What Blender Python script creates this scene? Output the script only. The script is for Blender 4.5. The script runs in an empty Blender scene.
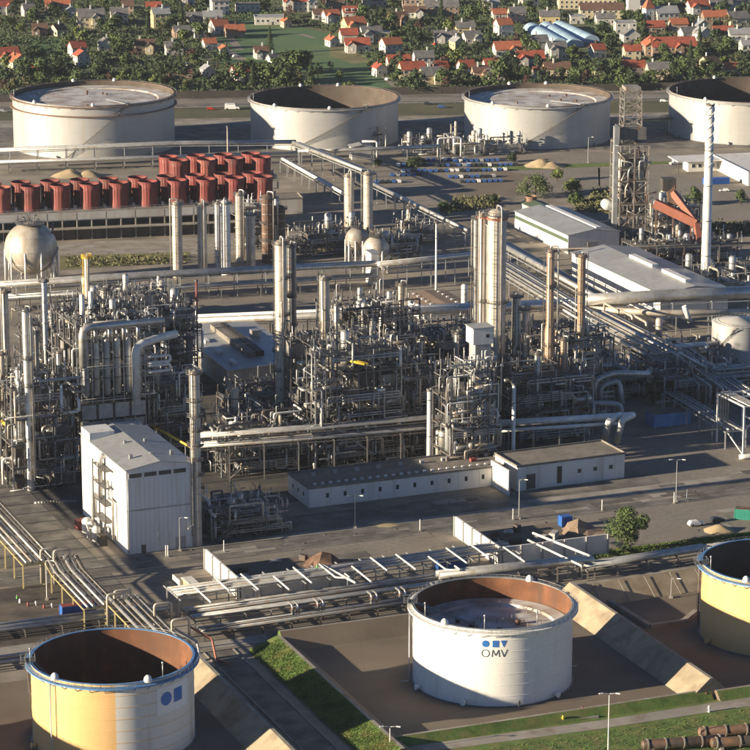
import bpy, math, random
from mathutils import Vector
R = math.radians
scene = bpy.context.scene
C = scene.collection

# ---------------------------------------------------------------- camera, sky, sun, exposure
F, TH, CH = 2900.0, R(14.56), 250.0            # focal length in photo pixels, pitch, height of the aircraft
cam = bpy.data.cameras.new('camera'); camo = bpy.data.objects.new('camera', cam); C.objects.link(camo)
cam.sensor_width = 36; cam.lens = F/750*36; cam.clip_start = 1; cam.clip_end = 20000
camo.location = (0, 0, CH); camo.rotation_euler = (R(90)-TH, 0, 0)
scene.camera = camo
SUN_AZ, SUN_EL = 21.5, 12.6                     # shadows run along world angle 22 deg
sun = bpy.data.lights.new('sun', 'SUN'); sun.energy = 5.0; sun.angle = R(0.6); sun.color = (1, 0.84, 0.60)
suno = bpy.data.objects.new('sun', sun); C.objects.link(suno)
sd = Vector((-math.cos(R(SUN_AZ))*math.cos(R(SUN_EL)), -math.sin(R(SUN_AZ))*math.cos(R(SUN_EL)), math.sin(R(SUN_EL))))
suno.rotation_euler = sd.to_track_quat('Z', 'Y').to_euler(); suno.location = sd*500
W = bpy.data.worlds.new("World"); scene.world = W; W.use_nodes = True
nt = W.node_tree; bg = nt.nodes['Background']; sky = nt.nodes.new('ShaderNodeTexSky')
sky.sky_type = 'NISHITA'; sky.sun_disc = False; sky.sun_elevation = R(SUN_EL)
sky.sun_rotation = math.atan2(sd.x, sd.y) % (2*math.pi); sky.altitude = 200; sky.dust_density = 0.0; sky.air_density = 0.55; sky.ozone_density = 3.0
nt.links.new(sky.outputs[0], bg.inputs[0]); bg.inputs[1].default_value = 0.05
scene.view_settings.view_transform = 'Standard'; scene.view_settings.look = 'None'
scene.view_settings.exposure = 1.3; scene.view_settings.gamma = 1
scene.render.engine = 'CYCLES'
HAZE = 0.00002

# ---------------------------------------------------------------- placing helpers
def P(px, py, z=0.0):                            # the point at height z seen at a photo pixel
    a = (px-375)/F; b = (375-py)/F
    dz = -math.sin(TH)+b*math.cos(TH); k = (z-CH)/dz
    return Vector((a*k, (math.cos(TH)+b*math.sin(TH))*k, z))
def hz(py0, py1):                                # height of something standing at row py0 whose top is at row py1
    y = P(375, py0).y
    return CH - y*math.tan(TH+math.atan((py1-375)/F))
def PB(px, pyb, pyt): p = P(px, pyb); p.z = hz(pyb, pyt); return p   # standing over a ground pixel, seen at row pyt
def mpp(py): p = P(375, py); return math.hypot(p.y, CH)/F
C0 = Vector((29.35, 674.07, 0)); GA = R(22)
U = Vector((math.cos(GA), math.sin(GA), 0)); N = Vector((-math.sin(GA), math.cos(GA), 0))
def ST(s, t, z=0.0): return C0 + U*s + N*t + Vector((0, 0, z))

# ---------------------------------------------------------------- mesh helpers
class MB:
    def __init__(s): s.v = []; s.f = []; s.m = []; s.k = 0; s.sm = []; s.smooth = False
    def add(s, vs, fs, smooth=None):
        b = len(s.v); s.v += [tuple(v) for v in vs]
        sm = s.smooth if smooth is None else smooth
        for f in fs: s.f.append(tuple(i+b for i in f)); s.m.append(s.k); s.sm.append(sm)
        return s
    def prism(s, pts, z0, z1):                   # vertical prism over a counter-clockwise outline
        n = len(pts)
        vs = [(p[0], p[1], z0) for p in pts]+[(p[0], p[1], z1) for p in pts]
        s.add(vs, [tuple(reversed(range(n))), tuple(range(n, 2*n))]+[(i, (i+1) % n, n+(i+1) % n, n+i) for i in range(n)], False)
        return s
    def box(s, c, d, rz=0.0, z0=None):
        hx, hy, hzz = d[0]/2, d[1]/2, d[2]/2
        cz = c[2] if z0 is None else z0+hzz
        ca, sa = math.cos(rz), math.sin(rz)
        pts = [(c[0]+x*ca-y*sa, c[1]+x*sa+y*ca) for x, y in ((-hx, -hy), (hx, -hy), (hx, hy), (-hx, hy))]
        return s.prism(pts, cz-hzz, cz+hzz)
    def beam(s, a, b, w, h=None):
        a = Vector(a); b = Vector(b); h = h or w; d = (b-a)
        if d.length < 1e-6: return s
        d.normalize(); up = Vector((0, 0, 1)) if abs(d.z) < .95 else Vector((1, 0, 0))
        x = d.cross(up).normalized(); y = x.cross(d).normalized()
        vs = [q+x*i*w/2+y*j*h/2 for q in (a, b) for i, j in ((-1, -1), (1, -1), (1, 1), (-1, 1))]
        return s.add(vs, [(3, 2, 1, 0), (4, 5, 6, 7), (0, 1, 5, 4), (1, 2, 6, 5), (2, 3, 7, 6), (3, 0, 4, 7)], False)
    def tube(s, pts, r, n=8, bend=None):
        pts = [Vector(p) for p in pts]
        if bend is None: bend = r*2.2
        q = [pts[0]]
        for i in range(1, len(pts)-1):           # round every corner
            a = pts[i-1]-pts[i]; b = pts[i+1]-pts[i]; la, lb = a.length, b.length
            if la < 1e-6 or lb < 1e-6: continue
            a /= la; b /= lb
            if a.dot(b) < -.999: continue
            k = min(bend, la*.45, lb*.45); p0 = pts[i]+a*k; p2 = pts[i]+b*k
            for t in (0, .33, .67, 1): q.append(p0*(1-t)**2+pts[i]*2*t*(1-t)+p2*t*t)
        q.append(pts[-1])
        d = (q[1]-q[0]).normalized(); up = Vector((0, 0, 1)) if abs(d.z) < .9 else Vector((1, 0, 0))
        x = d.cross(up).normalized(); vs = []
        for i, p in enumerate(q):
            if i == 0: dd = q[1]-q[0]
            elif i == len(q)-1: dd = q[-1]-q[-2]
            else: dd = (q[i+1]-q[i]).normalized()+(q[i]-q[i-1]).normalized()
            if dd.length < 1e-6: dd = d
            dd.normalize(); x = (x-dd*x.dot(dd))
            if x.length < 1e-5: x = dd.cross(Vector((0, 1, .3)))
            x.normalize(); y = dd.cross(x)
            vs += [p+(x*math.cos(2*math.pi*j/n)+y*math.sin(2*math.pi*j/n))*r for j in range(n)]
        fs = []
        for i in range(len(q)-1):
            for j in range(n): fs.append((i*n+j, i*n+(j+1) % n, (i+1)*n+(j+1) % n, (i+1)*n+j))
        s.add(vs, fs, True); b = len(s.v)-len(vs)
        s.f.append(tuple(reversed(range(b, b+n)))); s.m.append(s.k); s.sm.append(False)
        s.f.append(tuple(range(len(s.v)-n, len(s.v)))); s.m.append(s.k); s.sm.append(False)
        return s
    def lathe(s, prof, n=24, c=(0, 0, 0), smooth=True, a0=0.0, a1=2*math.pi):
        full = abs(a1-a0-2*math.pi) < 1e-6; m = n if full else n+1
        vs = []
        for r, z in prof:
            for j in range(m):
                a = a0+(a1-a0)*j/n
                vs.append((c[0]+r*math.cos(a), c[1]+r*math.sin(a), c[2]+z))
        fs = []
        for i in range(len(prof)-1):
            for j in range(n):
                k = (j+1) % m
                fs.append((i*m+j, i*m+k, (i+1)*m+k, (i+1)*m+j))
        return s.add(vs, fs, smooth)
    def ball(s, c, r, n=16, k=10, sz=1.0):
        return s.lathe([(r*math.sin(math.pi*i/k)+1e-4, -r*sz*math.cos(math.pi*i/k)) for i in range(k+1)], n, c)
    def hcyl(s, a, b, r, n=14):                  # horizontal drum with domed ends
        a = Vector(a); b = Vector(b); d = (b-a); L = d.length; d.normalize()
        up = Vector((0, 0, 1)) if abs(d.z) < .9 else Vector((1, 0, 0)); x = d.cross(up).normalized(); y = d.cross(x)
        prof = [(0.01, -r*.45), (r*.6, -r*.32), (r*.92, -r*.12), (r, 0), (r, L), (r*.92, L+r*.12), (r*.6, L+r*.32), (.01, L+r*.45)]
        vs = [a+d*z+(x*math.cos(2*math.pi*j/n)+y*math.sin(2*math.pi*j/n))*q for q, z in prof for j in range(n)]
        return s.add(vs, [(i*n+j, i*n+(j+1) % n, (i+1)*n+(j+1) % n, (i+1)*n+j) for i in range(len(prof)-1) for j in range(n)], True)
    def mesh(s, name, mats, off=None):
        me = bpy.data.meshes.new(name)
        v = s.v if off is None else [(a-off[0], b-off[1], c-off[2]) for a, b, c in s.v]
        me.from_pydata(v, [], s.f)
        if not isinstance(mats, (list, tuple)): mats = [mats]
        for m in mats: me.materials.append(m)
        if len(mats) > 1: me.polygons.foreach_set('material_index', s.m)
        me.polygons.foreach_set('use_smooth', s.sm); me.update()
        return me
    def build(s, name, mats, parent=None, label=None, kind=None):
        off = None
        if parent is not None:
            r = parent
            while r.parent: r = r.parent
            off = r.location if r.get('wc') else None
        o = bpy.data.objects.new(name, s.mesh(name, mats, off)); C.objects.link(o)
        if parent is not None: o.parent = parent
        if label: o['label'] = label
        if kind: o['kind'] = kind
        return o
def tag(o, label=None, cat=None, group=None, kind=None):
    if label: o['label'] = label
    if cat: o['category'] = cat
    if group: o['group'] = group
    if kind: o['kind'] = kind
    return o
def thing(name, label, cat, loc=(0, 0, 0), rz=0.0, group=None, world=False):
    o = bpy.data.objects.new(name, None); C.objects.link(o); o.location = loc; o.rotation_euler = (0, 0, rz)
    o.empty_display_size = .5
    if world: o['wc'] = 1                        # its parts are given in world coordinates
    return tag(o, label, cat, group)
def kids(o): return KID.get(o.name, [])
def dup(o, loc, rz, label, sc=1.0, group=None, parent=None):
    r = o.copy(); C.objects.link(r)
    if parent is None:
        r.location = loc; r.rotation_euler = (0, 0, rz); r.scale = (sc, sc, sc) if not isinstance(sc, tuple) else sc
        if label: r['label'] = label
        if group: r['group'] = group
    else: r.parent = parent
    for ch in [c for c in o.children]: dup(ch, None, None, None, parent=r)
    return r
def inst(mesh, name, parent, loc, rz=0.0, sc=None):
    o = bpy.data.objects.new(name, mesh); C.objects.link(o); o.parent = parent; o.location = loc; o.rotation_euler = (0, 0, rz)
    if sc: o.scale = sc
    return o
def rot2(x, y, a): return (x*math.cos(a)-y*math.sin(a), x*math.sin(a)+y*math.cos(a))

# ---------------------------------------------------------------- materials
MATS = {}
def mat(name, col, rough=.7, metal=0.0, var=.25, scale=.15, dirt=None, damt=.35, dscale=.4, streak=False, bump=0.0, bscale=2.0, fine=.12, fscale=3.0, lines=None):
    m = bpy.data.materials.new(name); m.use_nodes = True; t = m.node_tree; n = t.nodes; L = t.links.new
    b = n['Principled BSDF']; b.inputs['Roughness'].default_value = rough; b.inputs['Metallic'].default_value = metal
    geo = n.new('ShaderNodeNewGeometry'); mp = n.new('ShaderNodeMapping'); L(geo.outputs['Position'], mp.inputs[0])
    def noise(sc, det=4, vec=None):
        x = n.new('ShaderNodeTexNoise'); x.inputs['Scale'].default_value = sc; x.inputs['Detail'].default_value = det
        L((vec or mp).outputs[0], x.inputs['Vector']); return x.outputs['Fac']
    def ramp(f, lo, hi):
        x = n.new('ShaderNodeMapRange'); L(f, x.inputs[0]); x.inputs[1].default_value = lo; x.inputs[2].default_value = hi; return x.outputs[0]
    def mix(f, a, c, mode='MIX'):
        x = n.new('ShaderNodeMix'); x.data_type = 'RGBA'; x.blend_type = mode
        if isinstance(f, (int, float)): x.inputs[0].default_value = f
        else: L(f, x.inputs[0])
        for i, q in ((6, a), (7, c)):
            if isinstance(q, tuple): x.inputs[i].default_value = (*q, 1)
            else: L(q, x.inputs[i])
        return x.outputs[2]
    lo = tuple(max(0, c*(1-var)) for c in col); hi = tuple(min(1, c*(1+var)) for c in col)
    c = mix(ramp(noise(scale, 5), .3, .7), lo, hi)
    if fine: c = mix(ramp(noise(fscale, 3), .3, .7), mix(1.0, c, (1-fine,)*3, 'MULTIPLY'), c)
    if dirt:
        vec = None
        if streak:
            vec = n.new('ShaderNodeMapping'); L(geo.outputs['Position'], vec.inputs[0]); vec.inputs['Scale'].default_value = (1, 1, .12)
        f = ramp(noise(dscale, 6, vec), .62-damt*.5, .85-damt*.3)
        c = mix(f, c, dirt)
    if lines:                                    # panel joints on cladding or paving: (spacing, darkness, axis)
        w = n.new('ShaderNodeTexWave'); w.bands_direction = lines[2]; w.inputs['Scale'].default_value = 0.314159/lines[0]*1.0
        L(mp.outputs[0], w.inputs['Vector']); f = ramp(w.outputs['Fac'], .0, .06)
        c = mix(f, mix(1.0, c, (1-lines[1],)*3, 'MULTIPLY'), c)
    L(c, b.inputs['Base Color'])
    if bump:
        bn = n.new('ShaderNodeBump'); bn.inputs['Strength'].default_value = bump; L(noise(bscale, 4), bn.inputs['Height']); L(bn.outputs[0], b.inputs['Normal'])
    MATS[name] = m; return m
M = MATS
mat('yard_ground', (.19, .17, .145), .95, var=.32, scale=.02, dirt=(.34, .29, .23), damt=.4, dscale=.06, fine=.25, fscale=.9, bump=.3, bscale=.6)
mat('town_ground', (.09, .11, .045), .95, var=.4, scale=.03, dirt=(.16, .14, .08), damt=.3, dscale=.05)
mat('asphalt', (.115, .108, .10), .9, var=.22, scale=.08, dirt=(.21, .195, .175), damt=.4, dscale=.15, fine=.35, fscale=.7)
mat('road_worn', (.245, .22, .19), .9, var=.2, scale=.06, dirt=(.20, .17, .14), damt=.4, dscale=.12, fine=.35, fscale=.7)
mat('concrete', (.32, .30, .27), .9, var=.2, scale=.1, dirt=(.17, .14, .11), damt=.4, dscale=.2)
mat('concrete_slope', (.36, .30, .21), .9, var=.18, scale=.12, dirt=(.2, .15, .10), damt=.4, dscale=.25, bump=.2)
mat('bund_floor', (.165, .135, .105), .95, var=.3, scale=.06, dirt=(.15, .115, .085), damt=.5, dscale=.09, fine=.2)
mat('sand', (.40, .31, .19), .95, var=.2, scale=.2, bump=.3)
mat('grass', (.11, .18, .035), .95, var=.3, scale=.25, dirt=(.19, .17, .06), damt=.3, dscale=.3, fine=.4, fscale=1.6, bump=.5, bscale=3)
mat('field', (.07, .155, .055), .95, var=.2, scale=.02, dirt=(.10, .12, .04), damt=.3, dscale=.02, fine=.2, fscale=.3)
mat('dry_grass', (.16, .15, .06), .95, var=.3, scale=.05)
mat('shell_white', (.80, .78, .74), .45, var=.05, scale=.1, dirt=(.62, .58, .52), damt=.15, dscale=.3, streak=True)
mat('shell_grey', (.42, .42, .415), .5, .15, var=.10, scale=.05, dirt=(.38, .345, .31), damt=.3, dscale=.35, streak=True)
mat('shell_yellow', (.72, .45, .19), .5, var=.08, scale=.1, dirt=(.62, .44, .22), damt=.25, dscale=.3, streak=True)
mat('shell_cream', (.68, .66, .62), .5, var=.05, scale=.1, dirt=(.5, .42, .33), damt=.2, dscale=.3, streak=True)
mat('rust_lining', (.17, .07, .033), .9, var=.35, scale=.25, dirt=(.10, .05, .03), damt=.45, dscale=.3, streak=True)
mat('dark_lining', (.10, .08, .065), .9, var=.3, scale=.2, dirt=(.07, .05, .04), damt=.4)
mat('rim_blue', (.10, .25, .5), .5, var=.15, scale=.3, dirt=(.25, .35, .5), damt=.2)
mat('rim_rust', (.22, .13, .09), .7, var=.3, scale=.3)
mat('deck_white', (.55, .54, .53), .6, var=.2, scale=.12, dirt=(.25, .17, .11), damt=.4, dscale=.15)
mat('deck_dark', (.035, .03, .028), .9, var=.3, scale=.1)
mat('logo_blue', (.03, .15, .48), .5, var=.08)
mat('logo_black', (.03, .035, .05), .5, var=.1)
mat('panel_white', (.74, .76, .78), .5, var=.05)
mat('clad', (.52, .52, .51), .42, .6, var=.2, scale=.3, dirt=(.33, .27, .2), damt=.35, dscale=.6)
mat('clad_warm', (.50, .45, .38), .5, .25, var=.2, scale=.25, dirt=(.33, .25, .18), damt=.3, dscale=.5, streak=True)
mat('clad_white', (.72, .71, .69), .45, .1, var=.08, scale=.3, dirt=(.5, .45, .4), damt=.2)
mat('steel', (.14, .15, .16), .6, .3, var=.3, scale=.4, dirt=(.16, .09, .05), damt=.35, dscale=.8)
mat('steel_dark', (.07, .068, .065), .65, .2, var=.3, scale=.4, dirt=(.11, .06, .04), damt=.3)
mat('galvanised', (.38, .39, .40), .5, .5, var=.2, scale=.5)
mat('grating', (.09, .09, .09), .7, .2, var=.3, scale=.7)
mat('rusty_steel', (.17, .10, .07), .8, .1, var=.35, scale=.6, dirt=(.10, .06, .04), damt=.4)
mat('red_paint', (.23, .05, .042), .65, var=.2, scale=.12, dirt=(.19, .06, .05), damt=.3)
mat('orange_paint', (.32, .11, .07), .6, var=.2, scale=.3, dirt=(.25, .09, .05), damt=.35)
mat('yellow_paint', (.75, .52, .06), .5, var=.12)
mat('blue_paint', (.03, .12, .42), .5, var=.15)
mat('green_paint', (.03, .25, .19), .5, var=.15)
mat('hivis', (.15, .85, .08), .6, var=.05)
mat('skin', (.55, .33, .22), .6, var=.05)
mat('navy_cloth', (.03, .04, .09), .9, var=.1)
mat('wall_white', (.72, .70, .66), .7, var=.06, scale=.1, dirt=(.52, .47, .4), damt=.2, streak=True)
mat('wall_panel', (.64, .65, .66), .55, var=.06, scale=.1, dirt=(.50, .46, .41), damt=.22, dscale=.5, streak=True, lines=(1.2, .12, 'X'))
mat('wall_grey', (.42, .41, .40), .75, var=.12, scale=.1, dirt=(.3, .26, .22), damt=.3, streak=True)
mat('wall_cream', (.56, .49, .34), .8, var=.08)
mat('wall_yellow', (.58, .47, .24), .8, var=.06)
mat('wall_pink', (.5, .35, .27), .8, var=.08)
mat('wall_brown', (.25, .18, .13), .8, var=.15)
mat('roof_red', (.34, .08, .045), .8, var=.25, scale=.5, dirt=(.2, .06, .04), damt=.35)
mat('roof_orange', (.38, .12, .06), .8, var=.2, scale=.5, dirt=(.33, .12, .06), damt=.3)
mat('roof_brown', (.13, .075, .055), .8, var=.25, scale=.5)
mat('roof_grey', (.14, .14, .145), .75, var=.25, scale=.5, dirt=(.22, .2, .18), damt=.3)
mat('roof_metal', (.40, .41, .42), .5, .3, var=.1, scale=.1, dirt=(.30, .29, .27), damt=.3)
mat('roof_felt', (.22, .20, .175), .9, var=.2, scale=.2, dirt=(.13, .11, .1), damt=.4)
mat('greenhouse', (.40, .55, .66), .35, .1, var=.1)
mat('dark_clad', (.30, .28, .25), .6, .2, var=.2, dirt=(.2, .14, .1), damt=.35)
mat('window_glass', (.03, .04, .05), .15, var=.2)
mat('frame_white', (.7, .7, .68), .6, var=.05)
mat('door_dark', (.09, .08, .08), .6, var=.2)
mat('leaf_dark', (.045, .075, .028), .85, var=.45, scale=.4, fine=.4, fscale=1.5)
mat('leaf_mid', (.08, .12, .035), .85, var=.4, scale=.4, fine=.4, fscale=1.5)
mat('leaf_light', (.14, .18, .045), .85, var=.35, scale=.4, fine=.4, fscale=1.5)
mat('leaf_olive', (.12, .12, .05), .85, var=.4, scale=.4, fine=.4, fscale=1.5)
mat('leaf_purple', (.09, .045, .035), .85, var=.3, scale=.4, fine=.3)
mat('bark', (.09, .065, .045), .95, var=.3, scale=2)
mat('tyre', (.02, .02, .02), .9, var=.1)
mat('line_white', (.62, .60, .56), .8, var=.1)
mat('barrier_wall', (.055, .048, .042), .9, var=.25, scale=.1)
mat('car_silver', (.45, .45, .46), .35, .3, var=.05); mat('car_white', (.75, .75, .75), .4, var=.04)
mat('car_red', (.4, .03, .02), .35, var=.05); mat('car_dark', (.03, .035, .045), .35, var=.05); mat('car_blue', (.04, .10, .30), .35, var=.05)
mat('pallet_wood', (.36, .25, .14), .85, var=.25)
mat('furnace_brick', (.27, .26, .25), .85, var=.2, scale=.4, dirt=(.1, .08, .07), damt=.4, streak=True)
mat('wall_render', (.54, .52, .48), .8, var=.12, scale=.1, dirt=(.36, .33, .29), damt=.3)
mat('green_trim', (.07, .10, .065), .7, var=.15)
mat('patch_dark', (.10, .09, .08), .9, var=.2, scale=.2, fine=.2)
mat('dark_dirt', (.065, .052, .043), .95, var=.3, scale=.08, dirt=(.17, .135, .105), damt=.35, dscale=.12, fine=.25)
mat('shaded_floor', (.05, .05, .05), .9, var=.3, scale=.08, dirt=(.15, .125, .10), damt=.3, dscale=.12)  # deep shade between the process units is put into this dark floor colour
mat('clad_rust', (.44, .31, .22), .55, .2, var=.2, scale=.3, dirt=(.25, .15, .09), damt=.4, dscale=.5, streak=True)
mat('verge_dull', (.075, .075, .035), .95, var=.3, scale=.05)
mat('red_faded', (.34, .10, .075), .75, var=.2, scale=.12, dirt=(.22, .10, .08), damt=.35)
mat('red_dark', (.20, .05, .042), .7, var=.2, scale=.12, dirt=(.13, .05, .04), damt=.35)
#BODY

# ================================================================ THE SETTING
def sheet(name, pts, z, m, kind='structure', label=None):
    b = MB(); b.add([(p[0], p[1], z) for p in pts], [tuple(range(len(pts)))]); return b.build(name, M[m], None, label, kind)
def psheet(name, pxs, z, m, kind='structure'): return sheet(name, [P(*p) for p in pxs], z, m, kind)
def ssheet(name, sts, z, m, kind='structure'): return sheet(name, [ST(*p) for p in sts], z, m, kind)
sheet('ground', [(-9000, -3000), (9000, -3000), (9000, 15000), (-9000, 15000)], 0, 'yard_ground')
psheet('town_ground', [(-250, 92), (1000, 84), (1000, -250), (-250, -250)], .03, 'town_ground')
psheet('field', [(236, 22), (268, 20), (330, 34), (375, 70), (402, 92), (340, 94), (300, 70), (215, 62), (212, 35)], .06, 'field')
psheet('field', [(330, 36), (352, 46), (372, 62), (352, 64), (330, 56)], .09, 'dry_grass')
psheet('field', [(28, 38), (58, 38), (70, 62), (36, 62)], .06, 'field')
psheet('field', [(236, 12), (262, 12), (262, 20), (236, 20)], .06, 'field')
# motorway behind the big tanks, with its verge, service road and dark apron
psheet('motorway', [(-250, 112), (1000, 96), (1000, 88), (-250, 103)], .06, 'asphalt')
psheet('motorway_lane', [(-250, 109.6), (1000, 94), (1000, 90.4), (-250, 105.6)], .08, 'road_worn')
psheet('verge_grass', [(-250, 124), (1000, 108), (1000, 96.2), (-250, 112.2)], .05, 'verge_dull', 'structure')
psheet('service_road', [(-250, 131), (1000, 114), (1000, 110), (-250, 127)], .06, 'concrete')
psheet('tank_apron', [(-200, 158), (900, 146), (900, 115), (-200, 131.5)], .04, 'asphalt')
# paved surfaces inside the works
psheet('car_park_ground', [(360, 205), (440, 222), (515, 200), (600, 186), (600, 160), (380, 152)], .04, 'road_worn')
psheet('paving', [(600, 226), (760, 236), (760, 162), (598, 168)], .04, 'road_worn')
psheet('access_road', [(380, 168), (760, 160), (760, 151), (380, 156)], .06, 'road_worn')
psheet('grass_strip', [(480, 172), (690, 163), (760, 165), (760, 159), (480, 166)], .08, 'grass')
psheet('soil_bank', [(455, 196), (520, 196), (540, 176), (498, 170), (470, 180)], .08, 'bund_floor')
psheet('service_strip', [(170, 318), (480, 318), (480, 288), (170, 292)], .05, 'road_worn')
psheet('service_strip', [(-20, 268), (340, 246), (330, 232), (-20, 246)], .05, 'concrete')
psheet('grass_patch', [(60, 270), (190, 262), (190, 252), (60, 256)], .07, 'dry_grass')
def kerb(name, a, b, w=.35, h=.14, m='concrete', z=0):
    return MB().beam((a[0], a[1], z+h/2), (b[0], b[1], z+h/2), w, h).build(name, M[m], None, None, 'structure')
# the street grid of the lower half: s runs along the streets, t away from the camera
ssheet('street', [(-150, 107.2), (190, 107.2), (190, 118.4), (-150, 118.4)], .05, 'asphalt')
for tt in (107.0, 118.6): kerb('kerb', ST(-150, tt), ST(190, tt))
ssheet('street', [(-78, 40), (-66, 40), (-66, 106.8), (-78, 106.8)], .05, 'asphalt')
ssheet('street', [(-80, 118.8), (-66, 118.8), (-66, 260), (-80, 260)], .05, 'asphalt')
ssheet('street', [(-150, 122), (-82, 122), (-82, 133), (-150, 133)], .045, 'asphalt')
ssheet('paved_yard', [(-36, 119.2), (112, 119.2), (112, 137), (-36, 137)], .03, 'asphalt')
ssheet('paved_yard', [(112.5, 119.2), (200, 119.2), (200, 175), (112.5, 175)], .035, 'road_worn')
ssheet('sand_verge', [(-20, 118.9), (62, 118.9), (62, 121.4), (-20, 121.4)], .045, 'concrete')
ssheet('sand_verge', [(62.5, 118.9), (135, 118.9), (135, 126), (62.5, 126)], .045, 'concrete')
ssheet('process_floor', [(-120, 150), (112, 150), (112, 330), (-120, 330)], .02, 'shaded_floor')
ssheet('loading_yard', [(-62, 76), (180, 76), (180, 106.6), (-62, 106.6)], .02, 'road_worn')
ssheet('gravel_path', [(-150, 54), (-56, 54), (-56, 60.5), (-150, 60.5)], .05, 'concrete')
ssheet('dirt_yard', [(-190, 61), (-78.5, 61), (-78.5, 105), (-190, 105)], .03, 'dark_dirt')
ssheet('grass_strip', [(40, 68.6), (200, 68.6), (200, 74.5), (40, 74.5)], .05, 'grass')
ssheet('footpath', [(-62, 39.6), (-44, 39.6), (-44, 45), (-62, 45)], .05, 'concrete')
# low verge and path in front of the tank yards
ssheet('front_grass', [(-52, -90), (200, -90), (200, -38), (-52, -38)], .02, 'grass')
psheet('footpath', [(372, 762), (420, 753), (600, 729), (790, 700), (790, 691), (600, 720.5), (420, 745), (366, 753)], .06, 'concrete')

# bunds: straight earth banks with a level crest; near, far and inner faces get their own skin
def bank(a, b, h, wl, wr, cw, ml, mr, z0=0, mc='concrete'):
    # a,b crest ends in (s,t); wl / wr: run of the slope to the left / right of a->b
    A = ST(*a); B = ST(*b); d = (B-A).normalized(); n = Vector((-d.y, d.x, 0))
    mb = MB(); rows = [(wl+cw/2, z0-.3), (cw/2, h), (-cw/2, h), (-wr-cw/2, z0-.3)]
    K = 14
    for i, (m0) in enumerate((0, 1, 2)):
        mb.k = m0
        o0, z_0 = rows[i]; o1, z_1 = rows[i+1]
        for k in range(K):
            p = A.lerp(B, k/K); q = A.lerp(B, (k+1)/K)
            mb.add([p+n*o0+Vector((0, 0, z_0)), q+n*o0+Vector((0, 0, z_0)), q+n*o1+Vector((0, 0, z_1)), p+n*o1+Vector((0, 0, z_1))], [(3, 2, 1, 0)])
    mb.k = 0
    for p, rev in ((A, False), (B, True)):
        vs = [p+n*o+Vector((0, 0, z)) for o, z in rows]
        mb.add(vs, [(0, 1, 2, 3) if rev else (3, 2, 1, 0)])
    return mb.build('embankment', [M[ml], M[mc], M[mr]], None, None, 'structure')
# white tank's yard
ssheet('bund_floor', [(-42, -36.5), (41, -36.5), (41, 36), (-42, 36)], .03, 'bund_floor')
bank((40.2, -37.6), (40.2, 40), 5.0, 6.2, 6.0, .9, 'concrete_slope', 'concrete_slope')
bank((-43.3, 36), (-43.3, -46), 2.7, 4, 8.5, .9, 'bund_floor', 'grass')
bank((-43, -36.9), (40, -36.9), 2.0, 2.4, 2.4, .8, 'bund_floor', 'grass')
bank((-43, 36.5), (41, 36.5), 3.6, 3.0, 6.0, .8, 'grass', 'bund_floor')
bank((40, 39.5), (190, 47), 4.1, 3.0, 7.5, .8, 'grass', 'concrete_slope')
ssheet('bund_floor', [(41.5, -38), (190, -38), (190, 45), (41.5, 40)], .035, 'bund_floor')
bank((41, -38.4), (190, -38.4), 2.05, 2.4, 2.4, .8, 'bund_floor', 'grass')
# left tank's yard
ssheet('bund_floor', [(-190, -60), (-74, -60), (-74, 36), (-190, 36)], .03, 'bund_floor')
bank((-68, -60), (-68, 30), 4.2, 6.4, 4.0, .9, 'concrete_slope', 'grass')
ssheet('drain_channel', [(-62.5, -60), (-55, -60), (-55, 38), (-62.5, 38)], .06, 'asphalt')
for ss in (-62.6, -54.9): kerb('kerb', ST(ss, -60), ST(ss, 38), .4, .2)
# joints of the sloping concrete panels: shallow raised seams every 7 m
b = MB()
for k in range(18):
    s0 = 46+k*7.8; f = (s0-40)/150*7.5
    b.beam(ST(s0, 38.7+f-.2, 4.15), ST(s0, 31.6+f, .12), .22, .1)
b.build('slope_joint', M['concrete'], None, None, 'stuff'); bpy.data.objects['slope_joint']['label'] = 'pale joints between the sloping concrete panels behind the yellow tank'
# low curved concrete ledge right of the white tank's yard
w = thing('ledge_wall', 'low pale concrete ledge bent across the shaded yard beside the yellow tank', 'wall', ST(55, 20), world=True)
pp = [P(608, 602), P(650, 628), P(684, 623), P(696, 613)]
for i in range(3):
    MB().beam(pp[i]+Vector((0, 0, .5)), pp[i+1]+Vector((0, 0, .5)), 1.4, 1.0+i*.01).build('wall_section', M['concrete'], w)

# ================================================================ TANKS
def polar(c, r, a, z): return Vector((c[0]+r*math.cos(a), c[1]+r*math.sin(a), z))
def stair_run(root, c, r, h, a0, a1, m='steel', w=1.0, z0=0.3):
    mb = MB(); n = 40
    for i in range(n):
        t = (i+.5)/n; a = a0+(a1-a0)*t; z = z0+(h-z0)*t
        p = polar(c, r+w*.55, a, z); mb.box(p, (w, (abs(a1-a0)*r/n)*1.05, .12), a)
    st = mb.build('stair', M[m], root)
    rb = MB()
    rb.tube([polar(c, r+w*1.05, a0+(a1-a0)*i/24, z0+(h-z0)*i/24+1.0) for i in range(25)], .07, 4, .01)
    rb.tube([polar(c, r+w*1.05, a0+(a1-a0)*i/24, z0+(h-z0)*i/24-.15) for i in range(25)], .14, 4, .01)
    for i in range(0, 25, 2): p = polar(c, r+w*1.05, a0+(a1-a0)*i/24, z0+(h-z0)*i/24); rb.beam(p, p+Vector((0, 0, 1)), .06)
    rb.build('handrail', M[m], st)
def rail_ring(root, c, r, z, m='galvanised', n=48, name='handrail', a0=0, a1=2*math.pi, hh=1.05):
    mb = MB()
    for zz in (hh, hh*.5): mb.tube([polar(c, r, a0+(a1-a0)*i/n, z+zz) for i in range(n+1)], .05, 4, .01)
    for i in range(n): p = polar(c, r, a0+(a1-a0)*i/n, z); mb.beam(p, p+Vector((0, 0, hh)), .06)
    return mb.build(name, M[m], root)
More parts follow.
